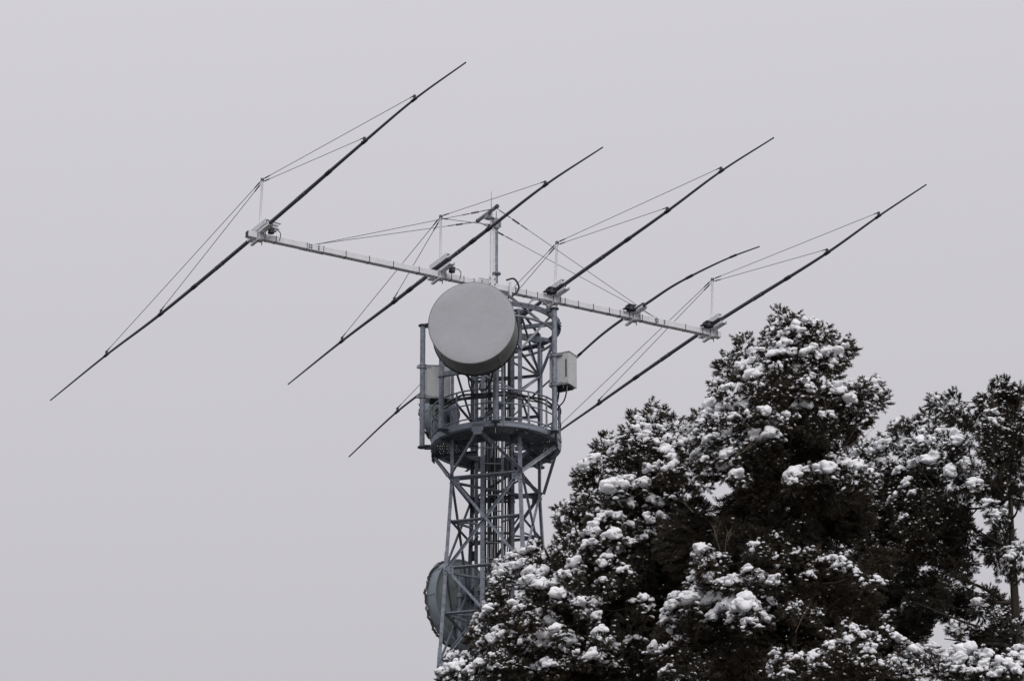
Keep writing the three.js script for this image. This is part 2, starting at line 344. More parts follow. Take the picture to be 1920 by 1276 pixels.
// ---------------------------------------------------------------- dishes
function drumDish(name, pos, dir, R, depth, label, backScale, ragged) {
  // group at the dish's back mount; local +z is where it looks
  const g = thing(name, pos, label, 'dish antenna', null);
  g.rotation.y = Math.atan2(dir.x, dir.z);
  return g;
}
{ // large drum dish with a flat grey cover, towards the camera
  const R = 1.068, dep = 0.86, c = tp(884.5, 604.5, 3.5);
  const g = drumDish('microwave_dish', c, V(-0.11, 0, 1), R, dep, 'large drum dish with flat pale grey cover, facing the camera above the platform');
  // the cover: a slightly domed membrane
  const cover = new THREE.LatheGeometry([[0.0001, 0.028], [0.5, 0.022], [0.9, 0.01], [R - 0.02, 0.002], [R, -0.012]].map(([r, y]) => new THREE.Vector2(r, y)).reverse(), 72).rotateX(Math.PI / 2);
  { const p = cover.attributes.position, u = cover.attributes.uv; for (let i = 0; i < p.count; i++) u.setXY(i, p.getX(i) / 2.4 + 0.5, p.getY(i) / 2.4 + 0.5); }
  part('cover', cover, M.radome, g, 'flat pale grey weather cover');
  const sh = part('shroud', new THREE.CylinderGeometry(R - 0.004, R - 0.02, dep, 72, 1, true).rotateX(Math.PI / 2).translate(0, 0, -dep / 2 - 0.012), M.shroud, g);
  part('front_band', new THREE.TorusGeometry(R, 0.012, 6, 96).translate(0, 0, -0.016), M.shroud, sh);
  part('rear_band', new THREE.TorusGeometry(R - 0.012, 0.02, 8, 96).translate(0, 0, -dep), M.cabinetSeam, sh);
  part('reflector', new THREE.LatheGeometry([[0.1, -0.42], [0.4, -0.37], [0.75, -0.2], [R - 0.02, 0]].map(([r, y]) => new THREE.Vector2(r, y)), 64).rotateX(Math.PI / 2).translate(0, 0, -dep), M.shroud, g);
  // two rows of clips along the drum
  for (const a of [-52, -138]) for (let i = 0; i < 6; i++) {
    const t = a * Math.PI / 180; part('clip', block(0.05, 0.03, 0.035, V(Math.cos(t) * (R + 0.006), Math.sin(t) * (R + 0.006), -0.1 - i * 0.13), V(-Math.sin(t), Math.cos(t), 0), V(Math.cos(t), Math.sin(t), 0)), M.steelPale, sh);
  }
  // mount: hub and two cross bars clamped to the stand-off pipes
  const mt = part('mount', new THREE.CylinderGeometry(0.26, 0.3, 0.3, 20).rotateX(Math.PI / 2).translate(0, 0, -dep - 0.5), M.steelDark, g);
  g.updateMatrixWorld(true);
  const world = (a, y) => g.worldToLocal(V(tc.x, y, tc.z).add(polar(a, 1.85, 0)));
  for (const dy of [-0.5, 0.45]) {
    const a = world(137, c.y + dy), b = world(90, c.y + dy);
    part('cross_bar', member(a, b, channelSection(0.09, 0.12), UP), M.steel, mt);
    part('stay', member(V(0, dy * 0.5, -dep - 0.5), a.clone().lerp(b, 0.55), channelSection(0.07, 0.1), UP), M.steel, mt);
    for (const q of [a, b]) part('clamp', new THREE.CylinderGeometry(0.095, 0.095, 0.13, 16).translate(q.x, q.y, q.z), M.steelPale, mt);
  }
  part('feed_cable', hose([V(0.42, -1.0, -0.8), V(0.36, -1.22, -0.9), V(0.2, -1.35, -1.1), V(0.05, -1.25, -1.35), V(0.02, -1.0, -1.6)], 0.022), M.cable, g);
  part('feed_cable', hose([V(-0.2, -1.0, -0.9), V(-0.16, -1.3, -1.05), V(-0.02, -1.42, -1.3), V(0.2, -1.3, -1.5), V(0.25, -1.0, -1.7)], 0.02), M.cable, g);
}
function awayDish(pos, dir, R, dep, label, mountTo) {
  const g = drumDish('drum_dish', pos, dir, R, dep, label);
  const sh = part('shroud', new THREE.CylinderGeometry(R, R, dep, 64, 1, true).rotateX(Math.PI / 2).translate(0, 0, dep / 2), M.drum, g);
  part('rear_band', new THREE.TorusGeometry(R, 0.022, 8, 80), M.drum, sh);
  // front flange: a crumpled, iced rim
  const rim = new THREE.TorusGeometry(R + 0.012, 0.035, 8, 140).translate(0, 0, dep), p = rim.attributes.position;
  for (let i = 0; i < p.count; i++) {
    const a = Math.atan2(p.getY(i), p.getX(i)), k = 0.06 * Math.abs(noise3.noise(Math.cos(a) * 6, Math.sin(a) * 6, R * 7)) + 0.03 * noise3.noise(Math.cos(a) * 15, Math.sin(a) * 15, 2);
    const s = 1 + k / R; p.setXYZ(i, p.getX(i) * s, p.getY(i) * s, p.getZ(i) + k * 0.8);
  }
  rim.computeVertexNormals(); part('front_flange', rim, M.rimDark, sh, 'dark crumpled front flange');
  // lumps of ice along the flange
  const ice = [];
  for (let i = 0; i < 16; i++) { const a = rr(0, 6.28), q = new THREE.IcosahedronGeometry(rr(0.018, 0.04), 1); q.scale(1, rr(0.8, 1.8), 1); q.rotateZ(a); q.translate(Math.cos(a) * (R + 0.06), Math.sin(a) * (R + 0.06), dep - rr(0, 0.05)); ice.push(q); }
  tag(part('ice', ice, M.ice, sh), null, null, null, 'stuff');
  part('cover', new THREE.CircleGeometry(R, 64).translate(0, 0, dep - 0.01), M.radome, g);
  part('reflector', new THREE.LatheGeometry([[0.12, -0.3 * R], [0.4 * R, -0.26 * R], [0.72 * R, -0.14 * R], [R * 0.93, -0.02], [R, 0.0]].map(([r, y]) => new THREE.Vector2(r, y)), 64).rotateX(Math.PI / 2), M.drumBack, g, 'greenish grey back of the dish');
  for (let i = 0; i < 9; i++) { const t = i / 9 * 6.28; part('clip', block(0.04, 0.025, dep * 0.7, V(Math.cos(t) * (R + 0.004), Math.sin(t) * (R + 0.004), dep * 0.5), V(-Math.sin(t), Math.cos(t), 0), V(Math.cos(t), Math.sin(t), 0)), M.drum, sh); }
  const mt = part('mount', [new THREE.CylinderGeometry(0.15, 0.19, 0.22, 16).rotateX(Math.PI / 2).translate(0, 0, -0.3 * R - 0.1), new THREE.TorusGeometry(0.19, 0.03, 6, 20).translate(0, 0, -0.3 * R)], M.steelDark, g);
  g.updateMatrixWorld(true);
  const pole = mountTo.map((q) => g.worldToLocal(q.clone()));
  part('mount_pole', rod(pole[0], pole[1], 0.057, 0.057, 14), M.steel, mt);
  const midp = pole[0].clone().lerp(pole[1], 0.5);
  for (const dy of [-0.2, 0.2]) part('clamp', [member(V(0, dy * 0.6, -0.3 * R - 0.12), midp.clone().add(V(0, dy, 0)), channelSection(0.07, 0.09), UP), new THREE.CylinderGeometry(0.085, 0.085, 0.1, 14).translate(midp.x, midp.y + dy, midp.z)], M.steelPale, mt);
  return g;
}
{
  const d3 = V(-0.76, 0, -0.65);
  const c3 = tp(872, 1131, -1.85), q = tp(862, 1131, -1.25);
  awayDish(c3, d3, 1.12, 0.3, 'weathered grey-green drum dish low on the tower, seen from behind at the treetops', [V(q.x, q.y - 0.9, q.z), V(q.x, q.y + 0.9, q.z)]);
  const c2 = tp(832, 780, -1.75), q2 = tp(848, 776, -1.45);
  awayDish(c2, V(-0.78, 0, -0.62), 0.6, 0.26, 'small drum dish seen from behind beyond the platform railing, under the left box', [V(q2.x, tc.y + 0.02, q2.z), V(q2.x, tc.y + 1.6, q2.z)]);
}

// ---------------------------------------------------------------- equipment boxes on the stand-off pipes
function cabinet(center, w, h, d, turn, label, slot, clampTo) {
  const g = thing('equipment_box', V(center.x, center.y - h / 2, center.z), label, 'equipment box');
  g.rotation.y = turn;
  const c = 0.012, s = member(V(0, 0, 0), V(0, h, 0), chamferSection(w, d, c), V(0, 0, 1));
  const shell = part('shell', s, M.cabinet, g);
  part('roof', block(w + 0.03, 0.02, d + 0.03, V(0, h + 0.012, 0)), M.cabinet, g);
  part('door', block(w - 0.05, h - 0.06, 0.014, V(0, h / 2, d / 2 + 0.006)), M.cabinet, g);
  part('gland_plate', block(w * 0.7, 0.05, d * 0.7, V(0.02, -0.027, 0)), M.cabinetSeam, g);
  if (slot) part('vent_slot', block(0.035, h * 0.56, 0.012, V(w / 2 - 0.08, h * 0.5, d / 2 + 0.012)), M.cabinetSeam, g);
  g.updateMatrixWorld(true);
  const q = g.worldToLocal(clampTo.clone());
  for (const y of [0.02, h - 0.04]) part('clamp', [member(V(q.x - 0.15, y, q.z), V(q.x + 0.22, y, q.z), channelSection(0.05, 0.07), UP), rod(V(q.x - 0.11, y + 0.035, q.z + 0.085), V(q.x + 0.11, y + 0.035, q.z + 0.085), 0.012), new THREE.CylinderGeometry(0.088, 0.088, 0.08, 16).translate(q.x, y, q.z)], M.steelPale, g);
  return g;
}
{
  const pL = polar(180, 1.85, 0), pR = polar(38, 1.85, 0), W = (p, y) => V(tc.x + p.x, y, tc.z + p.z);
  // left: stands just behind its pipe
  const cl = tp(820.5, 721, -0.22);
  cabinet(cl, 0.62, 0.86, 0.4, 0.08, 'pale grey box clamped to the leftmost pipe, left of the platform', false, W(pL, cl.y - 0.43));
  const cr = tp(1056, 697, 0.98);
  const gR = cabinet(cr, 0.56, 0.84, 0.42, -0.5, 'pale grey box with dark vertical slot, clamped to the pipe right of the platform', true, W(pR, cr.y - 0.42));
  part('box_cable', hose([V(0.1, 0, 0.02), V(0.1, -0.16, 0.03), V(0.03, -0.36, 0.02), V(-0.15, -0.5, -0.02), V(-0.28, -0.75, -0.05), V(-0.24, -1.05, -0.1), V(-0.26, -1.4, -0.1)], 0.02, 40), M.cable, gR);
  part('box_cable', hose([V(-0.12, 0, 0), V(-0.16, -0.3, 0), V(-0.26, -0.6, 0.02), V(-0.22, -0.9, 0), V(-0.27, -1.4, -0.08)], 0.024, 40), M.cable, gR);
  part('icicle', rod(V(0.2, -0.02, 0.16), V(0.19, -0.26, 0.16), 0.016, 0.002, 8), M.icicle, gR);
  part('icicle', rod(V(0.1, -0.02, 0.18), V(0.1, -0.12, 0.18), 0.01, 0.002, 8), M.icicle, gR);
}

// ---------------------------------------------------------------- five-element beam antenna on the tower top
{
  const AL = 28 * Math.PI / 180, mast = at(925, 537, DIST);           // boom runs along local x, elements along local z
  const bd = [Math.cos(AL), -Math.sin(AL)], ed = [Math.sin(AL), Math.cos(AL)];
  const g = thing('beam_antenna', mast, 'wide beam antenna with white boom and five long dark elements on the tower top', 'antenna');
  g.rotation.y = AL; g.updateMatrixWorld(true);
  const loc = (p) => g.worldToLocal(p.clone());
  const boomAt = (px, py) => loc(onPlane(px, py, mast, ...bd));
  const B0 = boomAt(463, 438.5), B1 = boomAt(1349.5, 628.5); B0.z = B1.z = 0;
  const boomY = (x) => B0.y + (B1.y - B0.y) * (x - B0.x) / (B1.x - B0.x);
  const bp = (x, dy = 0, dz = 0) => V(x, boomY(x) + dy, dz);
  const bw = 0.16;
  const boom = part('boom', member(B0, B1, chamferSection(bw, bw, 0.008), UP), M.white, g, 'long white square boom');
  // cable ties round the boom
  for (const px of [515, 573, 604, 646, 690, 735, 783, 844, 867, 886, 901, 964, 984, 1005, 1057, 1082, 1110, 1140, 1160, 1178, 1202, 1228, 1283, 1315]) {
    const x = boomAt(px, 438 + (px - 463) * 0.2143).x, a = bp(x - 0.008), b = bp(x + 0.008);
    part('cable_tie', member(a, b, chamferSection(bw + 0.016, bw + 0.016, 0.01), UP), M.band, boom);
  }
  // end plate, guy anchors with bolts, joint sleeves
  part('end_cap', member(bp(B0.x - 0.012), bp(B0.x - 0.001), boxSection(bw - 0.01, bw - 0.01), UP), M.housing, boom);
  const anchor = {};
  for (const [px, key] of [[585, 'l'], [1234, 'r']]) {
    const x = boomAt(px, 438 + (px - 463) * 0.2143).x;
    part('joint_sleeve', [member(bp(x - 0.33), bp(x + 0.33), chamferSection(bw + 0.012, bw + 0.012, 0.008), UP)], M.white, boom);
    const list = []; for (const bx of [-0.12, -0.06, 0.14]) for (const by of [-0.03, 0.035]) list.push(bp(x + bx, by, bw / 2 + 0.012));
    tag(part('bolt', bolts(list.map((p) => p), V(0, 0, 1)).map((q) => q), M.bolt, boom), null, null, null, 'stuff');
    const s = key === 'l' ? 1 : -1; anchor[key] = bp(x + s * 0.16, bw / 2 + 0.06);
    part('guy_anchor', [member(bp(x + s * 0.02, bw / 2 + 0.01), bp(x + s * 0.2, bw / 2 + 0.03), boxSection(0.09, 0.03), UP), rod(bp(x + s * 0.12, bw / 2), bp(x + s * 0.16, bw / 2 + 0.07), 0.022)], M.steelPale, boom);
  }
  const E = [ // element: centre, joints out to the far (left) tip, joints out to the near (right) tip, post top
    { c: [488, 433], l: [[301, 588], [199, 665], [94, 750]], r: [[683, 265], [777, 186], [873, 117]], post: [491.5, 337], motor: 1, extra: 1 },
    { c: [827, 497], l: [[739, 565], [641, 639], [540, 720]], r: [[917, 428], [1022, 347], [1130, 276]], post: [826.5, 406], motor: 1 },
    { c: [1042, 545], l: [[850, 692], [745, 771], [654, 856]], r: [[1251, 396], [1352, 321], [1451, 258]], post: [1044.5, 455], motor: -1 },
    { c: [1191, 582], l: [[1130, 626], [1078, 672], [1015, 727], [960, 782]], r: [[1212, 569], [1260, 537], [1310, 510], [1370, 482], [1424, 462]], motor: -1, thin: 1 },
    { c: [1336, 609], l: [[1123, 756], [1030, 822], [945, 893]], r: [[1551, 474], [1648, 405], [1737, 346]], post: [1336, 524], motor: -1 },
  ];
  for (const e of E) {
    const w0 = onPlane(e.c[0], e.c[1], mast, ...bd), c = loc(w0); c.z = 0;
    const pl = ([px, py]) => { const p = loc(onPlane(px, py, w0, ...ed)); p.x = c.x; return p; };
    const cc = V(c.x, Math.max(c.y, boomY(c.x) + bw / 2 + 0.07), 0);
    const Ls = e.l.map(pl), Rs = e.r.map(pl);
    const r0 = e.thin ? 0.04 : 0.05, r1 = e.thin ? 0.017 : 0.018;
    // the element: tube tapering to both tips, bent as it hangs
    const ctrl = [...Ls].reverse().concat([cc], Rs), curve = new THREE.CatmullRomCurve3(ctrl, false, 'centripetal');
    const n = 80, geo = new THREE.TubeGeometry(curve, n, 1, 10), p = geo.attributes.position;
    const zMin = Ls[Ls.length - 1].z, zMax = Rs[Rs.length - 1].z;
    const rad = (z) => { const t = Math.min(1, Math.abs(z) / (z < 0 ? -zMin : zMax)); return e.thin ? r0 + (r1 - r0) * t : t < 0.25 ? r0 : r0 + (r1 - r0) * Math.pow((t - 0.25) / 0.75, 0.9); };
    for (let i = 0; i <= n; i++) { const q = curve.getPointAt(i / n), k = rad(q.z); for (let j = 0; j <= 10; j++) { const m = i * 11 + j; p.setXYZ(m, q.x + (p.getX(m) - q.x) * k, q.y + (p.getY(m) - q.y) * k, q.z + (p.getZ(m) - q.z) * k); } }
    const el = part('element', geo, M.element, g);
    const sleeve = (z0, len, k, mat, nm) => {
      const u = (z0 - zMin) / (zMax - zMin); let best = 0, bd2 = 9; for (let i = 0; i <= 400; i++) { const d = Math.abs(curve.getPointAt(i / 400).z - z0); if (d < bd2) { bd2 = d; best = i / 400; } }
      const q = curve.getPointAt(best), t = curve.getTangentAt(best), r = rad(q.z) + k;
      part(nm, rod(q.clone().addScaledVector(t, -len / 2), q.clone().addScaledVector(t, len / 2), r, r, 12), mat, el); return q;
    };
    for (const S of [Ls, Rs]) {
      const near = S[0].z;
      if (!e.thin) {
        for (const f of [0.37, 0.43, 0.64]) sleeve(near * f * 1.02, 0.035, 0.007, M.steelPale, 'ring');
        sleeve(near * 0.4, 0.5, 0.004, M.element, 'sleeve'); sleeve(near * 0.66, 0.22, 0.009, M.black, 'sleeve');
        for (const q of S.slice(0, 2)) { sleeve(q.z, 0.2, 0.011, M.black, 'sleeve'); part('guy_clamp', block(0.05, 0.12, 0.06, V(q.x, q.y + 0.05, q.z)), M.housing, el); }
      } else for (const f of [0.45, 0.8]) sleeve(S[S.length - 1].z * f, 0.3, 0.008, M.black, 'sleeve');
    }
    // saddle: long channel under the element, shorter angled cover above it
    const by = boomY(c.x) + bw / 2, chan = [[-0.075, 0], [0.075, 0], [0.075, 0.07], [0.064, 0.07], [0.064, 0.012], [-0.064, 0.012], [-0.064, 0.07], [-0.075, 0.07]];
    const len = e.thin ? 0.5 : 0.62;
    const sad = part('saddle', member(V(c.x, by + 0.004, -len), V(c.x, by + 0.004, len), chan, UP), M.white, g);
    part('saddle_plate', block(0.22, 0.014, 0.26, V(c.x - 0.02, by - bw - 0.012, 0)), M.white, sad);
    part('under_channel', member(V(c.x - 0.1, by - bw - 0.05, -0.3), V(c.x - 0.1, by - bw - 0.05, 0.22), channelSection(0.07, 0.05), UP), M.white, sad);
    for (const s of [-0.11, 0.09]) part('u_bolt', [rod(V(c.x + s, by - bw - 0.09, bw / 2 + 0.02), V(c.x + s, by + 0.03, bw / 2 + 0.02), 0.011), rod(V(c.x + s, by - bw - 0.09, -bw / 2 - 0.02), V(c.x + s, by + 0.03, -bw / 2 - 0.02), 0.011)], M.bolt, sad);
    if (!e.thin) part('cover_plate', [member(V(c.x, cc.y, -0.5), V(c.x, cc.y, 0.45), [[-0.075, 0.03], [-0.06, 0.03], [-0.06, 0.165], [-0.075, 0.165]], UP), member(V(c.x, cc.y, -0.48), V(c.x, cc.y, 0.43), [[-0.058, 0.15], [0.04, 0.15], [0.04, 0.163], [-0.058, 0.163]], UP)], M.white, sad);
    part('insulator', rod(V(c.x, cc.y, -0.45), V(c.x, cc.y, 0.45), 0.066, 0.066, 14), M.black, sad);
    // drive housing beside the saddle
    const mx = c.x + (e.motor > 0 ? 0.15 : -0.2), mz = e.motor > 0 ? 0.3 : 0.12, my = by + (e.motor > 0 ? -0.02 : 0.09), mr = e.motor > 0 ? 0.07 : 0.1;
    part('drive_housing', [new THREE.CylinderGeometry(mr, mr + 0.015, e.motor > 0 ? 0.09 : 0.13, 14).translate(mx, my, mz), block(mr * 2, 0.04, mr * 2, V(mx, my + 0.06, mz))], M.black, sad);
    if (e.motor < 0) part('drive_lid', block(0.34, 0.02, 0.16, V(mx - 0.04, by + 0.065, mz + 0.01), V(1, 0.12, 0)), M.housing, sad);
    else part('lead_cable', hose([V(mx + 0.05, my, mz), V(mx + 0.16, my + 0.07, mz), V(mx + 0.28, my + 0.02, mz - 0.05), V(mx + 0.32, my - 0.12, bw / 2 + 0.04)], 0.011), M.cable, sad);
    if (e.extra) for (let k = 0; k < 4; k++) part('support_bar', block(0.36, 0.025, 0.07, V(c.x + 0.16 + 0.05 * (k % 2), by + 0.05 + 0.055 * k, 0.22 + 0.05 * k), V(1, 0, -0.2)), M.white, sad);
    if (e.post) {
      const top = loc(onPlane(...e.post, mast, ...bd)); top.z = 0;
      const post = part('guy_post', [rod(V(c.x - 0.02, cc.y + 0.05, 0), V(top.x, top.y - 0.02, 0), 0.032, 0.03, 12)], M.white, g);
      part('post_cap', [rod(V(top.x, top.y - 0.03, 0), V(top.x, top.y + 0.035, 0), 0.045, 0.045, 12), rod(V(top.x, top.y - 0.01, -0.09), V(top.x, top.y - 0.01, 0.09), 0.012)], M.bolt, post);
      for (const S of [Ls, Rs]) for (let k = 0; k < 2; k++) {
        const q = S[k], s = Math.sign(q.z), a = V(top.x, top.y - (k ? 0 : 0.07), s * 0.06), b = V(q.x, q.y + 0.1, q.z), d = b.clone().sub(a).normalize();
        part('guy_wire', rod(a, b, 0.008, 0.008, 6), M.wire, post);
        part('turnbuckle', rod(a.clone().addScaledVector(d, 0.1), a.clone().addScaledVector(d, 0.38), 0.018, 0.014, 8), M.housing, post);
        part('turnbuckle', rod(b.clone().addScaledVector(d, -0.22), b, 0.012, 0.016, 8), M.housing, post);
      }
    }
  }
  // mast: galvanised pipe with a round head, thin white pole beside it that carries the guy cross-arm
  const mp = (px, py, dz = 0) => { const p = loc(onPlane(px, py, mast, ...bd)); p.z = dz; return p; };
  const head = mp(930.5, 420), hx = head.x, footY = loc(V(tc.x, baseY + LY(612) - 0.4, tc.z)).y;
  const m = part('mast', [rod(V(hx, footY, 0.0), V(hx, head.y, 0), 0.046, 0.046, 16), new THREE.CylinderGeometry(0.12, 0.12, 0.03, 18).translate(hx, mp(930, 513).y, 0)], M.steel, g);
  part('mast_head', [new THREE.CylinderGeometry(0.065, 0.075, 0.2, 16).translate(hx, head.y - 0.02, 0), new THREE.CylinderGeometry(0.1, 0.1, 0.1, 18).rotateX(Math.PI / 2).translate(hx - 0.02, head.y + 0.06, 0), rod(V(hx + 0.11, head.y - 0.06, 0), V(hx + 0.11, head.y + 0.12, 0), 0.03)], M.steelPale, m);
  part('thin_rod', rod(V(hx, head.y, 0), V(hx + 0.0, mp(933, 396).y, 0), 0.011, 0.009, 6), M.wire, m);
  const wx = mp(921, 450).x, wTop = mp(920, 402).y, wBot = boomY(wx) - 0.12;
  const wp = part('white_pole', [rod(V(wx, wBot, 0), V(wx, wTop, 0), 0.034, 0.034, 14), rod(V(wx + 0.085, wBot, 0.01), V(wx + 0.085, mp(926, 430).y, 0.01), 0.026, 0.026, 12)], M.white, g);
  part('lightning_rod', rod(V(wx, wTop, 0), V(wx, mp(919.5, 358).y, 0), 0.011, 0.004, 6), M.wire, wp);
  const wC = onPlane(917, 399, mast, ...bd);
  const an = loc(onPlane(931, 386, wC, ...ed)), af = loc(onPlane(897, 414, wC, ...ed));
  an.x = af.x = (an.x + af.x) / 2; const ay = (an.y + af.y) / 2 + 0.0; an.y = af.y = ay;
  const arm = part('cross_arm', rod(af, an, 0.05, 0.05, 14), M.steelPale, g);
  part('arm_cap', [rod(an.clone(), an.clone().add(V(0, 0, 0.05)), 0.056), rod(af.clone(), af.clone().add(V(0, 0, -0.05)), 0.056)], M.housing, arm);
  part('arm_bracket', [block(0.14, 0.13, 0.2, V((an.x + wx) / 2, ay - 0.07, (an.z + af.z) / 2)), new THREE.CylinderGeometry(0.09, 0.09, 0.03, 16).translate(wx, ay - 0.16, 0)], M.steelPale, arm);
  for (const tip of [an, af]) for (const key of ['l', 'r']) {
    const a = tip.clone().add(V(0, -0.04, 0)), b = anchor[key], d = b.clone().sub(a).normalize();
    part('boom_guy', rod(a, b, 0.008, 0.008, 6), M.wire, arm);
    for (const [s, l, r] of [[0.1, 0.35, 0.013], [0.52, 0.22, 0.024], [0.8, 0.2, 0.014]]) part('turnbuckle', rod(a.clone().addScaledVector(d, s), a.clone().addScaledVector(d, s + l), r, r, 8), M.wire, arm);
  }
  // clamp that holds the boom to the mast
  const cx = (wx + hx) / 2;
  const cl = part('boom_clamp', [block(0.2, 0.44, 0.016, V(cx - 0.1, boomY(cx) + 0.03, 0.11)), block(0.3, 0.44, 0.016, V(cx, boomY(cx) + 0.03, -0.1))], M.white, g);
  for (const dy of [-0.14, 0.02, 0.17]) part('u_bolt', [rod(V(cx - 0.17, boomY(cx) + dy, 0.1), V(cx - 0.17, boomY(cx) + dy, 0.16), 0.014), rod(V(cx - 0.03, boomY(cx) + dy, 0.1), V(cx - 0.03, boomY(cx) + dy, 0.16), 0.014)], M.bolt, cl);
  part('side_bar', [block(0.3, 0.02, 0.05, V(cx - 0.32, boomY(cx) + 0.12, 0.1)), block(0.06, 0.38, 0.05, V(cx + 0.4, boomY(cx) - 0.03, 0.14))], M.white, cl);
  part('loop_cable', hose([V(cx + 0.3, boomY(cx) + 0.2, 0.12), V(cx + 0.5, boomY(cx) + 0.26, 0.16), V(cx + 0.64, boomY(cx) + 0.05, 0.16), V(cx + 0.5, boomY(cx) - 0.18, 0.14), V(cx + 0.3, boomY(cx) - 0.3, 0.1)], 0.024), M.cable, cl);
  part('mast_stay', member(V(cx + 0.24, boomY(cx) - 0.15, 0.1), V(cx + 1.0, boomY(cx) - 0.95, 0.55), angleCentred(0.06), UP), M.steelDark, m);
}

// ---------------------------------------------------------------- snow-laden cedars
// tufts: a short axis with finger-like side sprigs, pointing along +y, one unit long
function spindle(pos, o, d, len, r) {
  const a = new THREE.Vector3().crossVectors(d, Math.abs(d.y) < 0.9 ? UP : V(1, 0, 0)).normalize(), b = new THREE.Vector3().crossVectors(d, a), ring = [];
  const mid = o.clone().addScaledVector(d, len * 0.55), tip = o.clone().addScaledVector(d, len);
  for (let k = 0; k < 3; k++) { const t = k / 3 * 6.283 + len * 9; ring.push([o.clone().addScaledVector(a, Math.cos(t) * r * 0.55).addScaledVector(b, Math.sin(t) * r * 0.55), mid.clone().addScaledVector(a, Math.cos(t) * r).addScaledVector(b, Math.sin(t) * r)]); }
  for (let k = 0; k < 3; k++) { const [p, q] = ring[k], [s, t] = ring[(k + 1) % 3]; for (const v of [p, s, t, p, t, q, q, t, tip]) pos.push(v.x, v.y, v.z); }
}
function tuft(n, open, r) {
  const pos = []; spindle(pos, V(0, 0, 0), V(0, 1, 0), 0.95, r * 0.9);
  for (let i = 0; i < n; i++) {
    const t = 0.05 + 0.8 * i / n + rr(-0.03, 0.03), az = i * 2.4 + rr(-0.4, 0.4), tilt = open * rr(0.7, 1.25) * (1 - t * 0.35);
    const d = V(Math.sin(tilt) * Math.cos(az), Math.cos(tilt), Math.sin(tilt) * Math.sin(az)), l = rr(0.34, 0.6) * (1.1 - 0.5 * t);
    const o = V(rr(-0.02, 0.02), t, rr(-0.02, 0.02)); spindle(pos, o, d, l, r * rr(0.75, 1.1));
    if (rnd() < 0.7) { const d2 = d.clone().add(V(rr(-0.6, 0.6), rr(0, 0.6), rr(-0.6, 0.6))).normalize(); spindle(pos, o.clone().addScaledVector(d, l * 0.45), d2, l * 0.6, r * 0.75); }
  }
  const g = new THREE.BufferGeometry(); g.setAttribute('position', new THREE.Float32BufferAttribute(pos, 3)); g.computeVertexNormals(); return g;
}
const TUFTS = [tuft(17, 0.55, 0.034), tuft(19, 0.7, 0.032), tuft(16, 0.45, 0.036), tuft(18, 0.85, 0.032)];
// snow pillows: lumpy, rounded above, flatter and ragged below, about one unit across
function pillow(detail, lobes, amp, flat) {
  const g = mergeVertices(new THREE.IcosahedronGeometry(1, detail).deleteAttribute('normal').deleteAttribute('uv')), p = g.attributes.position, L = [], z = rr(0, 90);
  for (let i = 0; i < lobes; i++) { const a = rr(0, 6.283), y = rr(-0.35, 0.8), s = Math.sqrt(1 - y * y); L.push([V(Math.cos(a) * s, y, Math.sin(a) * s), rr(0.12, 0.32), rr(4, 10)]); }
  const v = V(0, 0, 0);
  for (let i = 0; i < p.count; i++) {
    v.fromBufferAttribute(p, i).normalize(); let r = 0.32;
    for (const [c, h, k] of L) r += h * 0.62 * Math.exp((v.dot(c) - 1) * k);
    r += amp * noise3.noise(v.x * 2.4 + z, v.y * 2.4, v.z * 2.4) + amp * 0.4 * noise3.noise(v.x * 6 + z, v.y * 6, v.z * 6);
    p.setXYZ(i, v.x * r, v.y * r * (v.y < 0 ? flat : 0.92), v.z * r);
  }
  g.computeVertexNormals();
  const uv = new Float32Array(p.count * 2); for (let i = 0; i < p.count; i++) { uv[i * 2] = p.getX(i) * 0.6; uv[i * 2 + 1] = p.getY(i) * 0.6 + p.getZ(i) * 0.4; }
  g.setAttribute('uv', new THREE.BufferAttribute(uv, 2)); return g;
}
const PILLOWS = []; for (let i = 0; i < 10; i++) PILLOWS.push(pillow(10, 7 + i % 4, 0.055, 0.8));
const BITS = []; for (let i = 0; i < 6; i++) BITS.push(pillow(4, 5, 0.1, 0.7));

class Bag { // instances of a few geometries, written out as InstancedMesh parts
  constructor() { this.list = []; }
  add(k, pos, quat, sc, col) { this.list.push([k, pos, quat, sc, col]); }
  build(name, geos, mat, parent, label) {
    geos.forEach((geo, k) => {
      const L = this.list.filter((e) => e[0] === k); if (!L.length) return;
      const m = new THREE.InstancedMesh(geo, mat, L.length), mx = new THREE.Matrix4(); m.name = name; m.castShadow = m.receiveShadow = true;
      L.forEach((e, i) => { m.setMatrixAt(i, mx.compose(e[1], e[2], e[3])); if (e[4]) m.setColorAt(i, e[4]); });
      tag(m, label, null, null, 'stuff'); parent.add(m);
    });
  }
}
const qUp = (d, spin) => new THREE.Quaternion().setFromUnitVectors(UP, d).multiply(new THREE.Quaternion().setFromAxisAngle(UP, spin));
const leafColour = (brown) => { // winter foliage: dark olive to bronze
  const c = new THREE.Color(), b = Math.min(1, Math.max(0, brown + rr(-0.3, 0.3))), k = rr(0.65, 1.25);
  return c.setRGB((0.04 + 0.032 * b) * k, (0.041 + 0.006 * b) * k, (0.031 - 0.003 * b) * k);
};

function limb(pts, r0, r1, seg = 8, rad = 6) {
  const curve = new THREE.CatmullRomCurve3(pts), g = new THREE.TubeGeometry(curve, seg, 1, rad), p = g.attributes.position;
  for (let i = 0; i <= seg; i++) { const q = curve.getPointAt(i / seg), k = r0 + (r1 - r0) * i / seg; for (let j = 0; j <= rad; j++) { const m = i * (rad + 1) + j; p.setXYZ(m, q.x + (p.getX(m) - q.x) * k, q.y + (p.getY(m) - q.y) * k, q.z + (p.getZ(m) - q.z) * k); } }
  return g;
}

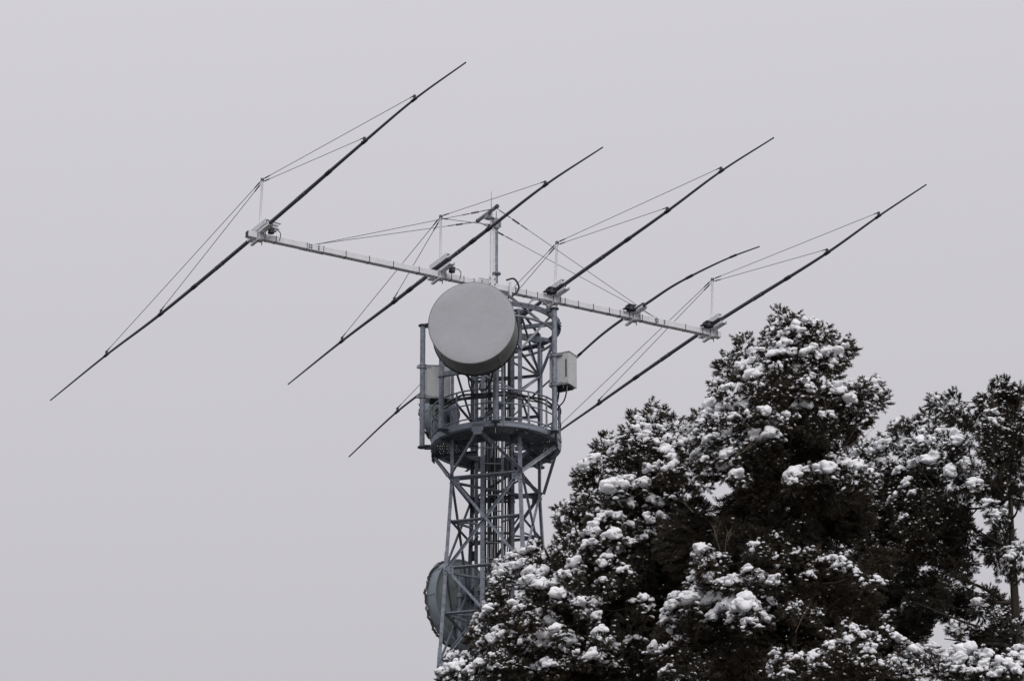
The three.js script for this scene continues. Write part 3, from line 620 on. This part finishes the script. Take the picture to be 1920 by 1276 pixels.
/* A cedar. Its trunk stands `dist` metres off; axis = bearings of the trunk from the tip down;
   clumps = [bearing x, bearing y, size in image pixels, share of snow]; half(y) = half width of the crown there, in pixels */
function cedar(o) {
  const k = FOCAL / (o.dist / Math.cos(PITCH)), tip = at(...o.axis[0], o.dist), low = at(...o.axis[o.axis.length - 1], o.dist);
  const gy = groundY(low.x, low.z), root = thing('cedar_tree', V(low.x, gy, low.z), o.label, 'tree', o.group);
  const T = (p) => p.clone().sub(root.position);
  const axis = o.axis.map(([x, y]) => T(at(x, y, o.dist))).concat([V(0, (low.y - gy) * 0.5, 0), V(0, -0.2, 0)]);
  const H = axis[0].y, tr = (y) => Math.max(0.012, (H - y) * (o.taper ?? 0.0105));
  const curve = new THREE.CatmullRomCurve3(axis), n = 40, tg = new THREE.TubeGeometry(curve, n, 1, 12), tpv = tg.attributes.position;
  for (let i = 0; i <= n; i++) { const q = curve.getPointAt(i / n), s = tr(q.y); for (let j = 0; j <= 12; j++) { const m = i * 13 + j; tpv.setXYZ(m, q.x + (tpv.getX(m) - q.x) * s, q.y + (tpv.getY(m) - q.y) * s, q.z + (tpv.getZ(m) - q.z) * s); } }
  part('trunk', tg, M.bark, root);
  const nodes = []; for (let i = 0; i <= 120; i++) { const q = curve.getPointAt(i / 120); nodes.push({ p: q, r: tr(q.y), d: 0 }); }
  const axisAt = (y) => { let b = nodes[0].p, e = 1e9; for (let i = 0; i <= 120; i++) { const f = Math.abs(nodes[i].p.y - y); if (f < e) { e = f; b = nodes[i].p; } } return b; };
  const fol = new Bag(), big = new Bag(), bits = new Bag();
  // clumps in the round: those seen are on the near side, as many again on the far side
  const C = [];
  for (const [px, py, r, s] of o.clumps) {
    const w = o.half(py), ax = o.axisX ? o.axisX(py) : o.axis[0][0], dx = px - ax, f = Math.sqrt(Math.max(0, w * w - dx * dx)) / k;
    const near = f * rr(0.55, 0.95) * (s > 0.15 ? 1 : 0.7) + (o.nearBias ?? 0);
    C.push({ p: T(at(px, py, o.dist - near)), r: r / k, s });
    if (rnd() < (o.backShare ?? 0.4)) { const q = at(ax + dx * 0.62 + rr(-15, 15), py + rr(10, 55), o.dist); C.push({ p: T(q).add(V(0, -rr(0.1, 0.5) - f * 0.15, -f * rr(0.3, 0.8))), r: r / k * 1.15, s: s * 0.6, back: 1 }); }
  }
  C.sort((a, b) => { const d = (c) => { const q = axisAt(c.p.y); return Math.hypot(c.p.x - q.x, c.p.z - q.z); }; return d(a) - d(b); });
  const branchGeos = [];
  for (const c of C) {
    const q = axisAt(c.p.y), rad = Math.hypot(c.p.x - q.x, c.p.z - q.z);
    let best = null, cost = 1e9;
    for (const nd of nodes) { const dv = c.p.distanceTo(nd.p), lift = nd.p.y - c.p.y; const f = dv + nd.d * 0.35 + (lift > 0 ? lift * 0.7 : 0); if (f < cost) { cost = f; best = nd; } }
    const out = V(c.p.x - q.x, 0, c.p.z - q.z).normalize().add(V(0, 0, c.back ? 0 : 0.45)).normalize(), len = best.p.distanceTo(c.p), mid = best.p.clone().lerp(c.p, 0.55).add(V(0, -0.12 * len, 0));
    const r0 = Math.min(best.r * 0.75, 0.012 + len * 0.016), r1 = Math.max(0.006, r0 * 0.4);
    if (len > 0.05) branchGeos.push([limb([best.p, mid, c.p], r0, r1, 6, 5), len]);
    nodes.push({ p: c.p, r: Math.max(r1, 0.012), d: best.d + len }); nodes.push({ p: mid, r: (r0 + r1) / 2, d: best.d + len * 0.5 });
    foliageClump(c, out, fol, big, bits, o);
  }
  branchGeos.sort((a, b) => b[1] - a[1]); branchGeos.slice(0, 290).forEach(([g]) => part('branch', g, M.bark, root));
  // shaded inner foliage along the limbs: darker mass behind the clumps
  for (const [px, py, rx, ry, dens] of o.inner) {
    const c = T(at(px, py, o.dist)), a = rx / k, b = ry / k, N = Math.round(dens * a * b * 950);
    for (let i = 0; i < N; i++) {
      const d = V(rr(-1, 1), rr(-1, 1), rr(-1, 1)); if (d.lengthSq() > 1) { i--; continue; }
      const p = c.clone().add(V(d.x * a * 0.72, d.y * b * 0.85, -a * 0.35 + d.z * a * 0.62)), q = axisAt(p.y);
      const out = V(p.x - q.x, 0, p.z - q.z).normalize(), dir = out.multiplyScalar(0.9).add(V(rr(-0.7, 0.7), rr(-0.55, 0.5), rr(-0.7, 0.7))).normalize(), s = rr(0.15, 0.25);
      fol.add((rnd() * 4) | 0, p, qUp(dir, rnd() * 6.3), V(s, s, s), leafColour(o.brown ?? 0.4));
      if (rnd() < 0.06) { const z = rr(0.02, 0.05); bits.add((rnd() * 6) | 0, p.clone().addScaledVector(dir, s * 0.5).add(V(0, 0.03, 0)), qUp(UP, rnd() * 6.3), V(z * 1.6, z, z * 1.4)); }
    }
  }
  // the rest of the crown below what the photograph shows
  const yl = T(at(o.axis[o.axis.length - 1][0], 1330, o.dist)).y, wl = o.half(1300) / k;
  for (let i = 0; i < 2600; i++) {
    const y = yl - Math.pow(rnd(), 0.8) * Math.min(7, yl * 0.75), a = rr(0, 6.283), r = Math.sqrt(rnd()) * wl * 1.1, q = axisAt(y), s = rr(0.35, 0.6);
    const p = V(q.x + Math.cos(a) * r, y - r * 0.2, q.z + Math.sin(a) * r); if (p.y < 0.3) continue;
    fol.add((rnd() * 4) | 0, p, qUp(V(Math.cos(a), rr(-0.5, 0.5), Math.sin(a)).normalize(), rnd() * 6.3), V(s, s, s), leafColour(0.4));
  }
  fol.build('foliage', TUFTS, M.foliage, root); big.build('snow', PILLOWS, M.snow, root); bits.build('snow', BITS, M.snow, root);
  for (const pts of o.boughs ?? []) { // bare limbs that show
    const P = pts.map(([x, y, dz]) => T(at(x, y, o.dist - (dz ?? 0)))); part('bare_branch', limb(P, (o.boughR ?? 0.042), 0.008, 14, 8), o.boughMat ?? M.bark, root);
  }
  for (const [x0, y0, x1, y1, dz] of o.twigs ?? []) { // dead twigs, forked
    const a = T(at(x0, y0, o.dist - dz)), b = T(at(x1, y1, o.dist - dz)), L = a.distanceTo(b), geos = [limb([a, a.clone().lerp(b, 0.5).add(V(rr(-0.05, 0.05), 0.05 * L, rr(-0.1, 0.1))), b], 0.008, 0.002, 6, 5)];
    for (let i = 0; i < 5; i++) { const s = a.clone().lerp(b, rr(0.35, 0.85)), e = s.clone().addScaledVector(b.clone().sub(a).normalize(), L * rr(0.2, 0.4)).add(V(rr(-0.12, 0.12), rr(0, 0.15), rr(-0.12, 0.12))); geos.push(limb([s, s.clone().lerp(e, 0.5).add(V(0, 0.02, 0)), e], 0.004, 0.0015, 4, 4)); }
    part('dead_twig', geos, M.deadTwig, root);
  }
  return root;
}
function foliageClump(c, out, fol, big, bits, o) {
  const R = c.r, toward = out.clone().multiplyScalar(0.8).add(V(0, 0.5, 0)).normalize();
  const N = Math.max(8, Math.round(1350 * R * R * (o.dense ?? 1) + 6)), brown = (o.brown ?? 0.4) + rr(-0.25, 0.35);
  for (let i = 0; i < N; i++) {
    const d = V(rr(-1, 1), rr(-1, 1), rr(-1, 1)); if (d.lengthSq() > 1) { i--; continue; }
    const f = Math.pow(d.length(), 0.5); d.normalize();
    if (c.s > 0.45 && d.dot(toward) > 0.3 && rnd() < 0.35 + 0.45 * c.s) continue;
    const p = c.p.clone().add(V(d.x * R * f * 0.78, d.y * R * f * 0.66 - R * 0.14, d.z * R * f * 0.78));
    const dir = d.clone().multiplyScalar(0.75).addScaledVector(out, 0.45).add(V(rr(-0.35, 0.35), 0.2 + rr(-0.4, 0.3), rr(-0.35, 0.35))).normalize(), s = rr(0.1, 0.17) * (o.tuft ?? 1);
    fol.add((rnd() * 4) | 0, p, qUp(dir, rnd() * 6.3), V(s, s, s), leafColour(brown));
    // snow caught on the sprigs
    const want = (c.s < 0.15 ? 0.09 : 0.22 + 0.8 * c.s) * (d.y > -0.3 ? 1 : 0.25);
    for (let j = 0; j < 2; j++) if (rnd() < want * 0.62) {
      const z = rr(0.028, 0.062) * (0.6 + 0.5 * c.s), q = p.clone().addScaledVector(dir, s * rr(0.3, 0.85)).add(V(rr(-0.025, 0.025), 0.02, rr(-0.025, 0.025)));
      bits.add((rnd() * BITS.length) | 0, q, qUp(dir.clone().multiplyScalar(0.5).add(UP).normalize(), rnd() * 6.3), V(z * rr(1.1, 2.0), z * rr(0.9, 1.5), z * rr(1.1, 1.8)));
    }
  }
  if (c.s < 0.25) return;
  const K = c.s > 0.85 ? 5 + (rnd() * 3 | 0) : Math.round(1.5 + c.s * 6.5);
  for (let i = 0; i < K; i++) {
    const lead = i === 0, d = toward.clone().add(V(rr(-1, 1), rr(-0.75, 0.7), rr(-1, 1)).multiplyScalar(lead ? 0.25 : 1)).normalize();
    const z = R * (lead ? (c.s > 0.85 ? rr(1.35, 1.7) : rr(0.8, 1.15) * (0.36 + c.s * 0.75)) : rr(0.5, 1.05) * (0.3 + c.s * 0.78));
    const p = c.p.clone().addScaledVector(d, R * (lead ? (c.s > 0.85 ? 0.55 : 0.72) : 0.88)).add(V(0, R * 0.04, 0));
    const tilt = d.clone().multiplyScalar(1.1).add(UP).normalize();
    big.add((rnd() * PILLOWS.length) | 0, p, qUp(tilt, rnd() * 6.3), V(z * rr(0.85, 1.15), z * rr(0.85, 1.15), z * rr(0.85, 1.15)));
  }
}

const T1 = [[1460,587,9,.3],[1486,596,13,.3],[1469,607,19,.5],[1495,616,28,.4],[1462,621,24,.4],[1448,633,19,.6],[1519,626,28,.5],[1545,619,20,.4],[1495,638,32,.5],[1472,642,28,.5],[1530,638,24,.4],
[1396,638,17,.5],[1396,652,14,.2],[1575,645,20,.4],[1587,654,17,.3],[1575,663,23,.5],[1448,661,24,.5],[1472,661,26,.6],[1425,670,23,.6],[1457,675,23,.7],[1483,675,24,.5],[1519,673,26,.7],[1542,673,26,.6],[1563,673,24,.7],
[1366,677,19,.3],[1359,692,18,.2],[1394,682,17,.4],[1410,687,16,.8],[1392,696,16,.9],[1385,706,14,.9],[1410,713,19,.9],[1429,703,20,.9],[1561,692,19,.6],[1566,704,16,.2],[1462,701,21,.5],[1500,701,23,.6],[1514,711,20,.4],[1480,725,30,.2],
[1349,725,18,.7],[1368,739,20,.8],[1350,746,19,.1],[1509,729,20,.7],[1519,739,15,.7],[1542,736,27,.5],[1566,741,24,.6],[1594,739,25,.5],[1613,729,24,.4],[1636,727,24,.5],[1634,741,18,1],[1650,749,17,.2],[1627,755,22,.6],[1629,772,17,.5],
[1587,755,17,1],[1507,765,19,1],[1577,781,34,.1],[1601,790,26,0],[1550,775,34,.1],[1542,802,36,.25],[1580,812,26,.1],
[1338,767,20,.9],[1307,779,10,.3],[1333,783,17,1],[1361,776,22,.8],[1392,762,20,.6],[1395,782,20,.4],[1349,793,20,.7],[1291,809,15,1],[1321,807,22,.6],[1373,795,22,.5],[1401,788,22,.5],[1439,779,19,.9],[1422,779,18,.6],[1460,802,20,.9],[1481,790,20,.6],
[1293,837,22,.7],[1338,835,22,.7],[1371,823,20,.7],[1394,805,20,.4],[1425,828,24,1],[1448,821,18,.9],[1373,854,22,1],[1392,842,15,.5],[1440,760,30,.2],[1450,740,30,.2],[1470,770,30,.1],[1420,735,24,.3],
[1494,894,22,1],[1510,892,17,.9],[1489,910,15,.8],[1529,884,15,.9],[1550,887,19,1],[1550,908,17,1],[1565,866,15,.7],[1581,877,18,.9],[1602,880,18,.9],[1623,894,16,.9],[1633,899,14,.8],[1570,925,34,0],[1520,935,38,0],[1470,930,30,0],[1610,925,25,.1],
[1368,858,19,1],[1359,886,20,1],[1387,898,18,.9],[1333,893,14,.8],[1316,858,20,.8],[1377,881,17,.7],[1316,905,18,.6],[1330,875,26,.4],[1345,850,24,.4],[1410,870,36,0],[1440,860,36,.1],[1420,920,40,0],
[1319,1040,20,1],[1352,1054,17,.7],[1307,1065,15,.6],[1330,1094,18,.9],[1349,1094,12,.9],[1302,1094,15,.8],[1375,1096,18,.8],[1408,1077,17,.8],[1427,1098,23,.8],[1455,1096,20,.7],[1330,1070,22,.4],[1400,1098,18,.6],
[1276,1127,20,.9],[1258,1164,18,1],[1267,1141,20,1],[1295,1131,20,.9],[1316,1122,13,.9],[1342,1134,22,1],[1370,1145,24,1],[1401,1141,26,1],[1389,1162,24,1],[1340,1162,18,1],[1408,1176,18,.8],[1429,1164,17,.9],[1446,1136,16,.8],[1310,1165,28,.2],[1370,1180,30,.1],
[1460,1014,18,.35],[1418,1032,18,.5],[1408,1047,10,.8],[1460,1054,18,.4],[1483,1150,17,.5],[1430,1045,16,.3],[1400,1010,36,.05],[1370,1000,36,0],[1440,980,40,0],[1500,1000,40,0],
[1558,1054,14,.8],[1576,1054,14,.9],[1572,1065,12,.8],[1598,1075,15,.6],[1640,1094,17,.6],[1612,1094,14,.5],[1515,1084,14,.7],[1494,1044,17,.5],[1520,1039,15,.4],[1494,1145,18,.4],[1534,1155,15,.4],[1540,1060,18,.4],
[1234,1225,20,.9],[1255,1223,17,.8],[1276,1204,15,.6],[1255,1265,18,.6],[1319,1265,25,.2],[1350,1250,28,.1],[1400,1240,30,.1],[1290,1240,24,.2],[1520,1120,40,0],[1560,1130,36,0],[1610,1130,34,0],[1650,1050,36,0]];
const T2 = [[1220,760,7,.2],[1215,774,10,.3],[1227,778,14,.4],[1246,774,11,.2],[1189,785,11,.2],[1201,796,19,.5],[1222,796,20,.7],[1182,811,17,.2],[1194,813,17,.8],[1208,809,17,.8],[1232,811,20,.6],[1267,793,15,.3],[1269,808,19,.5],[1208,827,20,.8],
[1138,822,9,.2],[1142,834,17,.6],[1126,843,17,.3],[1161,855,20,.8],[1152,841,19,.6],[1121,869,18,.9],[1100,881,18,.9],[1091,895,18,.3],[1114,893,22,.3],[1232,841,23,.6],[1246,853,19,.9],[1255,834,20,.7],[1265,869,19,.9],[1297,832,19,.9],[1290,846,26,.5],[1208,853,23,.2],[1173,872,30,.2],[1208,879,30,.3],[1290,872,30,.3],[1185,840,22,.3],
[1225,890,20,.8],[1203,914,19,1],[1152,926,24,1],[1161,914,18,.9],[1175,945,17,.9],[1227,947,17,.9],[1255,890,30,.5],[1185,905,20,.6],[1260,938,9,.8],[1240,920,34,.1],[1280,930,34,0],[1300,960,36,0],[1250,965,24,.1],
[1058,968,16,.9],[1051,957,9,.3],[1076,949,18,.5],[1095,942,18,.4],[1072,987,26,.1],[1102,966,25,.3],[1067,1003,18,.1],[1126,970,23,.3],[1130,945,20,.2],[1100,915,24,.1],
[1138,978,20,.8],[1161,975,14,.8],[1121,992,20,.8],[1152,1010,20,.9],[1109,1008,19,.7],[1079,1010,19,.5],[1048,1022,13,.4],[1109,1029,18,.8],[1185,994,18,.7],[1215,985,22,.7],[1239,978,18,.8],[1220,1010,22,.6],[1279,1015,19,1],[1255,1027,18,.8],[1185,1025,20,.5],[1240,1000,18,.7],
[1005,1030,18,.6],[995,1043,20,.7],[964,1050,17,.8],[938,1061,14,.8],[947,1071,17,.9],[967,1069,17,.9],[982,1063,15,.9],[941,1084,17,.9],[938,1097,18,.7],[1001,1080,17,1],[1025,1080,18,.9],[993,1097,18,.9],[1014,1104,17,1],[1036,1104,17,1],[1060,1091,20,.8],[1053,1121,18,1],[1079,1063,16,1],[1086,1080,14,1],[1030,1050,22,.4],[1060,1040,24,.3],[1075,1105,24,.2],
[915,1134,9,.9],[930,1117,15,.5],[990,1125,18,.8],[964,1138,15,.7],[956,1151,19,.5],[921,1151,18,.8],[902,1164,16,.6],[893,1180,15,.5],[906,1186,17,.6],[887,1195,13,.3],[938,1188,17,.6],[921,1208,17,.9],[943,1199,17,.8],[1016,1156,17,.9],[984,1147,18,.6],[1036,1173,17,.9],[1047,1186,16,.9],[1016,1199,18,.9],[988,1208,17,.7],[1023,1212,16,1],[1073,1208,17,1],[1060,1195,15,.8],[999,1223,13,.8],[1060,1223,13,.6],[1090,1138,17,.9],[1118,1138,17,.8],[1103,1160,17,1],[1120,1160,13,.9],[970,1180,22,.3],[1040,1145,22,.2],[950,1225,24,.2],[905,1215,18,.3],[1000,1175,20,.4],
[854,1238,18,.7],[880,1236,18,.7],[908,1250,17,.9],[865,1257,21,1],[839,1266,19,.9],[891,1262,20,.8],[928,1262,17,.8],[930,1238,19,.5],[1038,1255,23,.7],[1012,1262,19,.7],[1070,1244,19,.6],[1083,1236,16,.6],[1111,1236,18,.9],[1124,1214,20,.8],[1146,1212,18,.8],[970,1255,22,.3],[1131,1192,20,.6],[1149,1221,17,.7],[1192,1206,20,.6],[1208,1127,13,.9],[1213,1145,11,.9],[1190,1135,14,.5],[1140,1060,24,.7],[1160,1045,20,.8],[1170,1080,22,.5],[1135,1100,20,.6],[1200,1060,30,.1],[1200,1100,30,.05],[1180,1170,30,.1],[1200,1250,28,.15],[1150,1255,24,.4]];
const T3 = [[1692,800,18,.6],[1715,795,13,.5],[1687,812,17,.1],[1661,845,20,1],[1654,830,14,.6],[1673,830,15,.9],[1612,856,18,.9],[1619,840,15,.8],[1638,852,14,.9],[1699,838,18,1],[1720,847,14,1],[1732,833,15,.9],[1750,833,15,.9],[1739,814,17,.7],[1767,819,15,.8],[1757,800,9,.2],[1793,821,15,1],[1795,835,17,1],[1809,838,13,1],[1774,845,18,.4],
[1661,873,16,1],[1750,870,19,1],[1720,875,15,.9],[1692,892,20,.6],[1706,910,15,.8],[1786,892,19,1],[1804,885,16,1],[1816,899,20,1],[1828,915,18,1],[1840,922,14,.9],[1814,873,15,.8],[1833,892,15,.7],[1640,880,16,.5],
[1612,939,20,.5],[1635,939,18,.6],[1645,960,18,.5],[1668,920,25,.3],[1692,943,27,.3],[1727,939,27,.3],[1762,939,27,.2],[1797,939,26,.2],[1854,950,15,.8],[1870,969,16,.8],[1620,965,22,.4],[1660,990,26,.25],[1700,985,26,.25],[1745,985,26,.2],[1780,975,24,.2],[1720,1030,28,.2],[1680,1040,28,.2],[1760,1040,24,.15],[1640,1020,26,.2],[1700,1090,28,.15],[1745,1090,22,.15],[1660,1110,26,.1],[1720,1130,24,.1],[1770,1130,18,.1],
[1755,753,17,.5],[1734,781,11,.1],[1790,748,15,.2],[1790,769,16,1],[1779,779,13,.8],[1769,765,13,.5],[1797,788,18,.2],[1816,786,16,.5],[1809,807,16,.1],[1828,788,16,.2],
[1880,720,14,.4],[1875,730,16,.3],[1892,734,18,.3],[1852,744,14,.4],[1840,758,12,.3],[1852,769,16,.3],[1903,741,18,.3],[1915,736,15,.2],[1880,748,19,.4],[1866,781,18,.5],[1885,781,20,.2],[1856,798,20,.5],[1913,793,18,.2],[1875,802,20,.5],[1845,812,17,.3],[1866,821,22,.2],[1894,821,22,.3],[1915,815,20,.2],[1847,852,13,.2],[1875,845,22,.2],[1908,840,22,.2],[1894,859,24,.2],[1875,868,21,.5],[1908,875,22,.3],[1868,892,21,.2],[1880,912,22,.1],[1913,903,18,.3],[1866,915,16,.1],[1915,930,18,.1],
[1880,990,15,.1],[1899,1037,14,.8],[1915,1032,14,.9],[1896,1049,12,1],[1880,1075,15,.1],[1856,1112,14,.1],[1913,1077,14,.2],[1875,1155,15,.4],[1903,1176,20,.3],[1875,1183,20,.2],[1847,1185,16,.4],[1835,1138,15,.9],[1840,1150,15,.3],[1797,1178,17,.7],[1809,1195,18,.8],[1701,1141,11,.7],[1666,1159,9,1],[1820,1000,16,.15],[1800,1065,14,.1],[1780,1100,14,.1],[1812,1100,12,.1]];
const T5 = [[1455,1232,17,.5],[1455,1256,21,.7],[1490,1235,18,.6],[1583,1172,7,.6],[1560,1188,13,.4],[1598,1181,15,.7],[1616,1195,15,.8],[1593,1204,13,.9],[1630,1221,15,1],[1560,1216,17,.8],[1529,1237,17,.8],[1499,1242,19,.6],[1645,1202,12,.6],[1680,1204,15,.9],[1663,1185,13,.8],[1708,1225,17,1],[1694,1232,12,1],[1673,1246,15,.9],[1741,1221,18,.7],[1574,1242,26,.2],[1609,1258,26,.3],[1706,1265,17,.6],[1762,1260,15,.9],[1640,1255,22,.4],[1540,1262,22,.4],[1735,1250,20,.4],[1480,1268,20,.5]];
const T6 = [[1819,1232,24,1],[1809,1244,20,1],[1847,1256,17,1],[1847,1235,17,.9],[1783,1235,15,.8],[1880,1253,19,1],[1899,1263,18,1],[1908,1232,19,.8],[1899,1242,18,.9],[1800,1265,20,.6],[1925,1250,22,.9],[1830,1270,20,.6],[1870,1272,20,.7],[1940,1225,20,.6],[1775,1258,14,.6]];
const ramp = (...p) => (y) => { for (let i = 1; i < p.length; i++) if (y <= p[i][0]) { const [a, b] = p[i - 1], [c, d] = p[i]; return Math.max(6, b + (d - b) * (y - a) / (c - a)); } return p[p.length - 1][1]; };

cedar({ dist: 76, axis: [[1464, 584], [1476, 680], [1482, 800], [1486, 1000], [1488, 1250]], axisX: (y) => 1466 + Math.min(20, (y - 580) * 0.06), clumps: T1,
  half: ramp([580, 8], [640, 105], [750, 180], [900, 200], [1100, 240], [1300, 280]),
  inner: [[1488, 655, 30, 30, 0.6], [1485, 720, 55, 40, 0.9], [1490, 790, 90, 50, 1.3], [1480, 860, 140, 60, 1.5], [1470, 950, 170, 70, 1.5], [1450, 1040, 190, 80, 1.5], [1450, 1140, 200, 80, 1.5], [1450, 1250, 220, 80, 1.5], [1590, 960, 60, 60, 1.3], [1580, 1110, 90, 70, 1.3], [1310, 1010, 90, 80, 1.3], [1290, 1200, 80, 70, 1.2]],
  twigs: [[1560, 860, 1632, 815, 1.0], [1585, 835, 1602, 800, 0.8], [1545, 790, 1550, 760, 1.4], [1350, 1030, 1338, 985, 1.9], [1360, 1030, 1372, 990, 1.9], [1492, 1185, 1522, 1128, 2.2], [1300, 960, 1280, 940, 1.6], [1345, 880, 1420, 830, 1.7]],
  label: 'tallest snow-covered cedar, its pointed top in the middle of the treetops', group: 'snowy cedars' });
cedar({ dist: 78.5, axis: [[1219, 758], [1222, 850], [1226, 1000], [1228, 1250]], axisX: () => 1222, clumps: T2,
  half: ramp([755, 8], [800, 60], [880, 140], [1000, 190], [1100, 300], [1280, 400]),
  inner: [[1222, 830, 25, 30, 0.8], [1220, 885, 65, 40, 1.2], [1220, 960, 110, 50, 1.4], [1180, 1040, 120, 60, 1.4], [1060, 1070, 80, 40, 1.2], [1120, 1120, 170, 70, 1.4], [1040, 1200, 110, 60, 1.3], [1150, 1220, 190, 70, 1.4], [1000, 1260, 100, 40, 1.3], [950, 1140, 30, 40, 1.1], [1260, 1020, 70, 80, 1.3], [1230, 1130, 80, 80, 1.4], [1150, 1000, 80, 50, 1.1]],
  brown: 0.35, label: 'broad snow-covered cedar in front of the tower foot, lower than the tallest cedar', group: 'snowy cedars' });
cedar({ dist: 82, axis: [[1882, 712], [1889, 800], [1894, 900], [1899, 1040], [1905, 1150], [1908, 1260]], axisX: (y) => 1882 + (y - 710) * 0.045, clumps: T3, taper: 0.018,
  half: ramp([710, 12], [760, 70], [830, 180], [960, 220], [1300, 260]), backShare: 0.25,
  dense: 1.25, inner: [[1885, 770, 28, 40, 1], [1885, 840, 45, 45, 1.2], [1720, 900, 90, 50, 1.3], [1690, 990, 110, 70, 1.6], [1660, 1080, 110, 70, 1.8], [1720, 1120, 90, 60, 1.6], [1780, 970, 80, 50, 1.2], [1680, 1170, 110, 50, 1.5], [1880, 1190, 60, 30, 1.2], [1800, 1030, 45, 40, 0.9]],
  boughs: [[[1896, 1185, 0.3], [1847, 1178, 1.5], [1780, 1155, 2.2], [1712, 1127, 2.6]], [[1890, 1132, 0], [1850, 1105, 0.4], [1804, 1086, 0.8], [1740, 1065, 1.2]], [[1895, 1030, 0], [1840, 1000, 0.5], [1790, 965, 1], [1745, 905, 1.4], [1715, 862, 1.7]], [[1893, 1210, 0.2], [1830, 1205, 0.8], [1771, 1197, 1.2]], [[1893, 1130, 0], [1850, 1128, 0.5], [1815, 1120, 0.8]], [[1886, 830, 0], [1850, 815, 0.3], [1818, 800, 0.5], [1780, 785, 0.6]], [[1898, 970, 0], [1870, 955, 0.3], [1845, 925, 0.6]]],
  twigs: [[1890, 812, 1918, 752, 0.6], [1868, 790, 1860, 730, 0.7]],
  brown: 0.25, label: 'snow-covered cedar at the right edge with its bare trunk showing', group: 'snowy cedars' });
cedar({ dist: 69, axis: [[1584, 1168], [1586, 1220], [1588, 1290]], axisX: () => 1585, clumps: T5, nearBias: 0.2,
  half: ramp([1160, 8], [1200, 70], [1290, 150]), inner: [[1590, 1225, 50, 25, 1.3], [1600, 1270, 130, 40, 1.4]], tuft: 1.0,
  label: 'small snowy cedar top at the bottom edge, below the dark gap', group: 'snowy cedars' });
cedar({ dist: 67, axis: [[1850, 1226], [1852, 1290]], axisX: () => 1850, clumps: T6, nearBias: 0.2,
  half: ramp([1215, 12], [1300, 110]), inner: [[1850, 1265, 70, 25, 1.3]], tuft: 1.0,
  label: 'thickly snowed cedar top in the bottom right corner', group: 'snowy cedars' });

{ // crusts of snow caught on the tower's top ring, platform kerb and rails
  const bag = new Bag();
  const put = (a0, a1, r, y, n, z0, z1) => { for (let i = 0; i < n; i++) { const z = rr(z0, z1); bag.add((rnd() * 6) | 0, polar(rr(a0, a1), r + rr(-0.03, 0.02), y), qUp(UP, rnd() * 6.3), V(z * rr(1, 2.2), z * rr(0.6, 0.9), z)); } };
  put(-60, 75, 1.57, LY(613) + 0.008, 80, 0.03, 0.07); put(-80, 60, 1.62, yDeck + 0.075, 70, 0.025, 0.06); put(0, 60, 1.55, yDeck - 0.01, 30, 0.04, 0.09); put(-180, 180, 1.62, yDeck + 0.94, 60, 0.014, 0.028);
  bag.build('snow', BITS, M.snow, tower);
}
renderer.render(scene, camera);
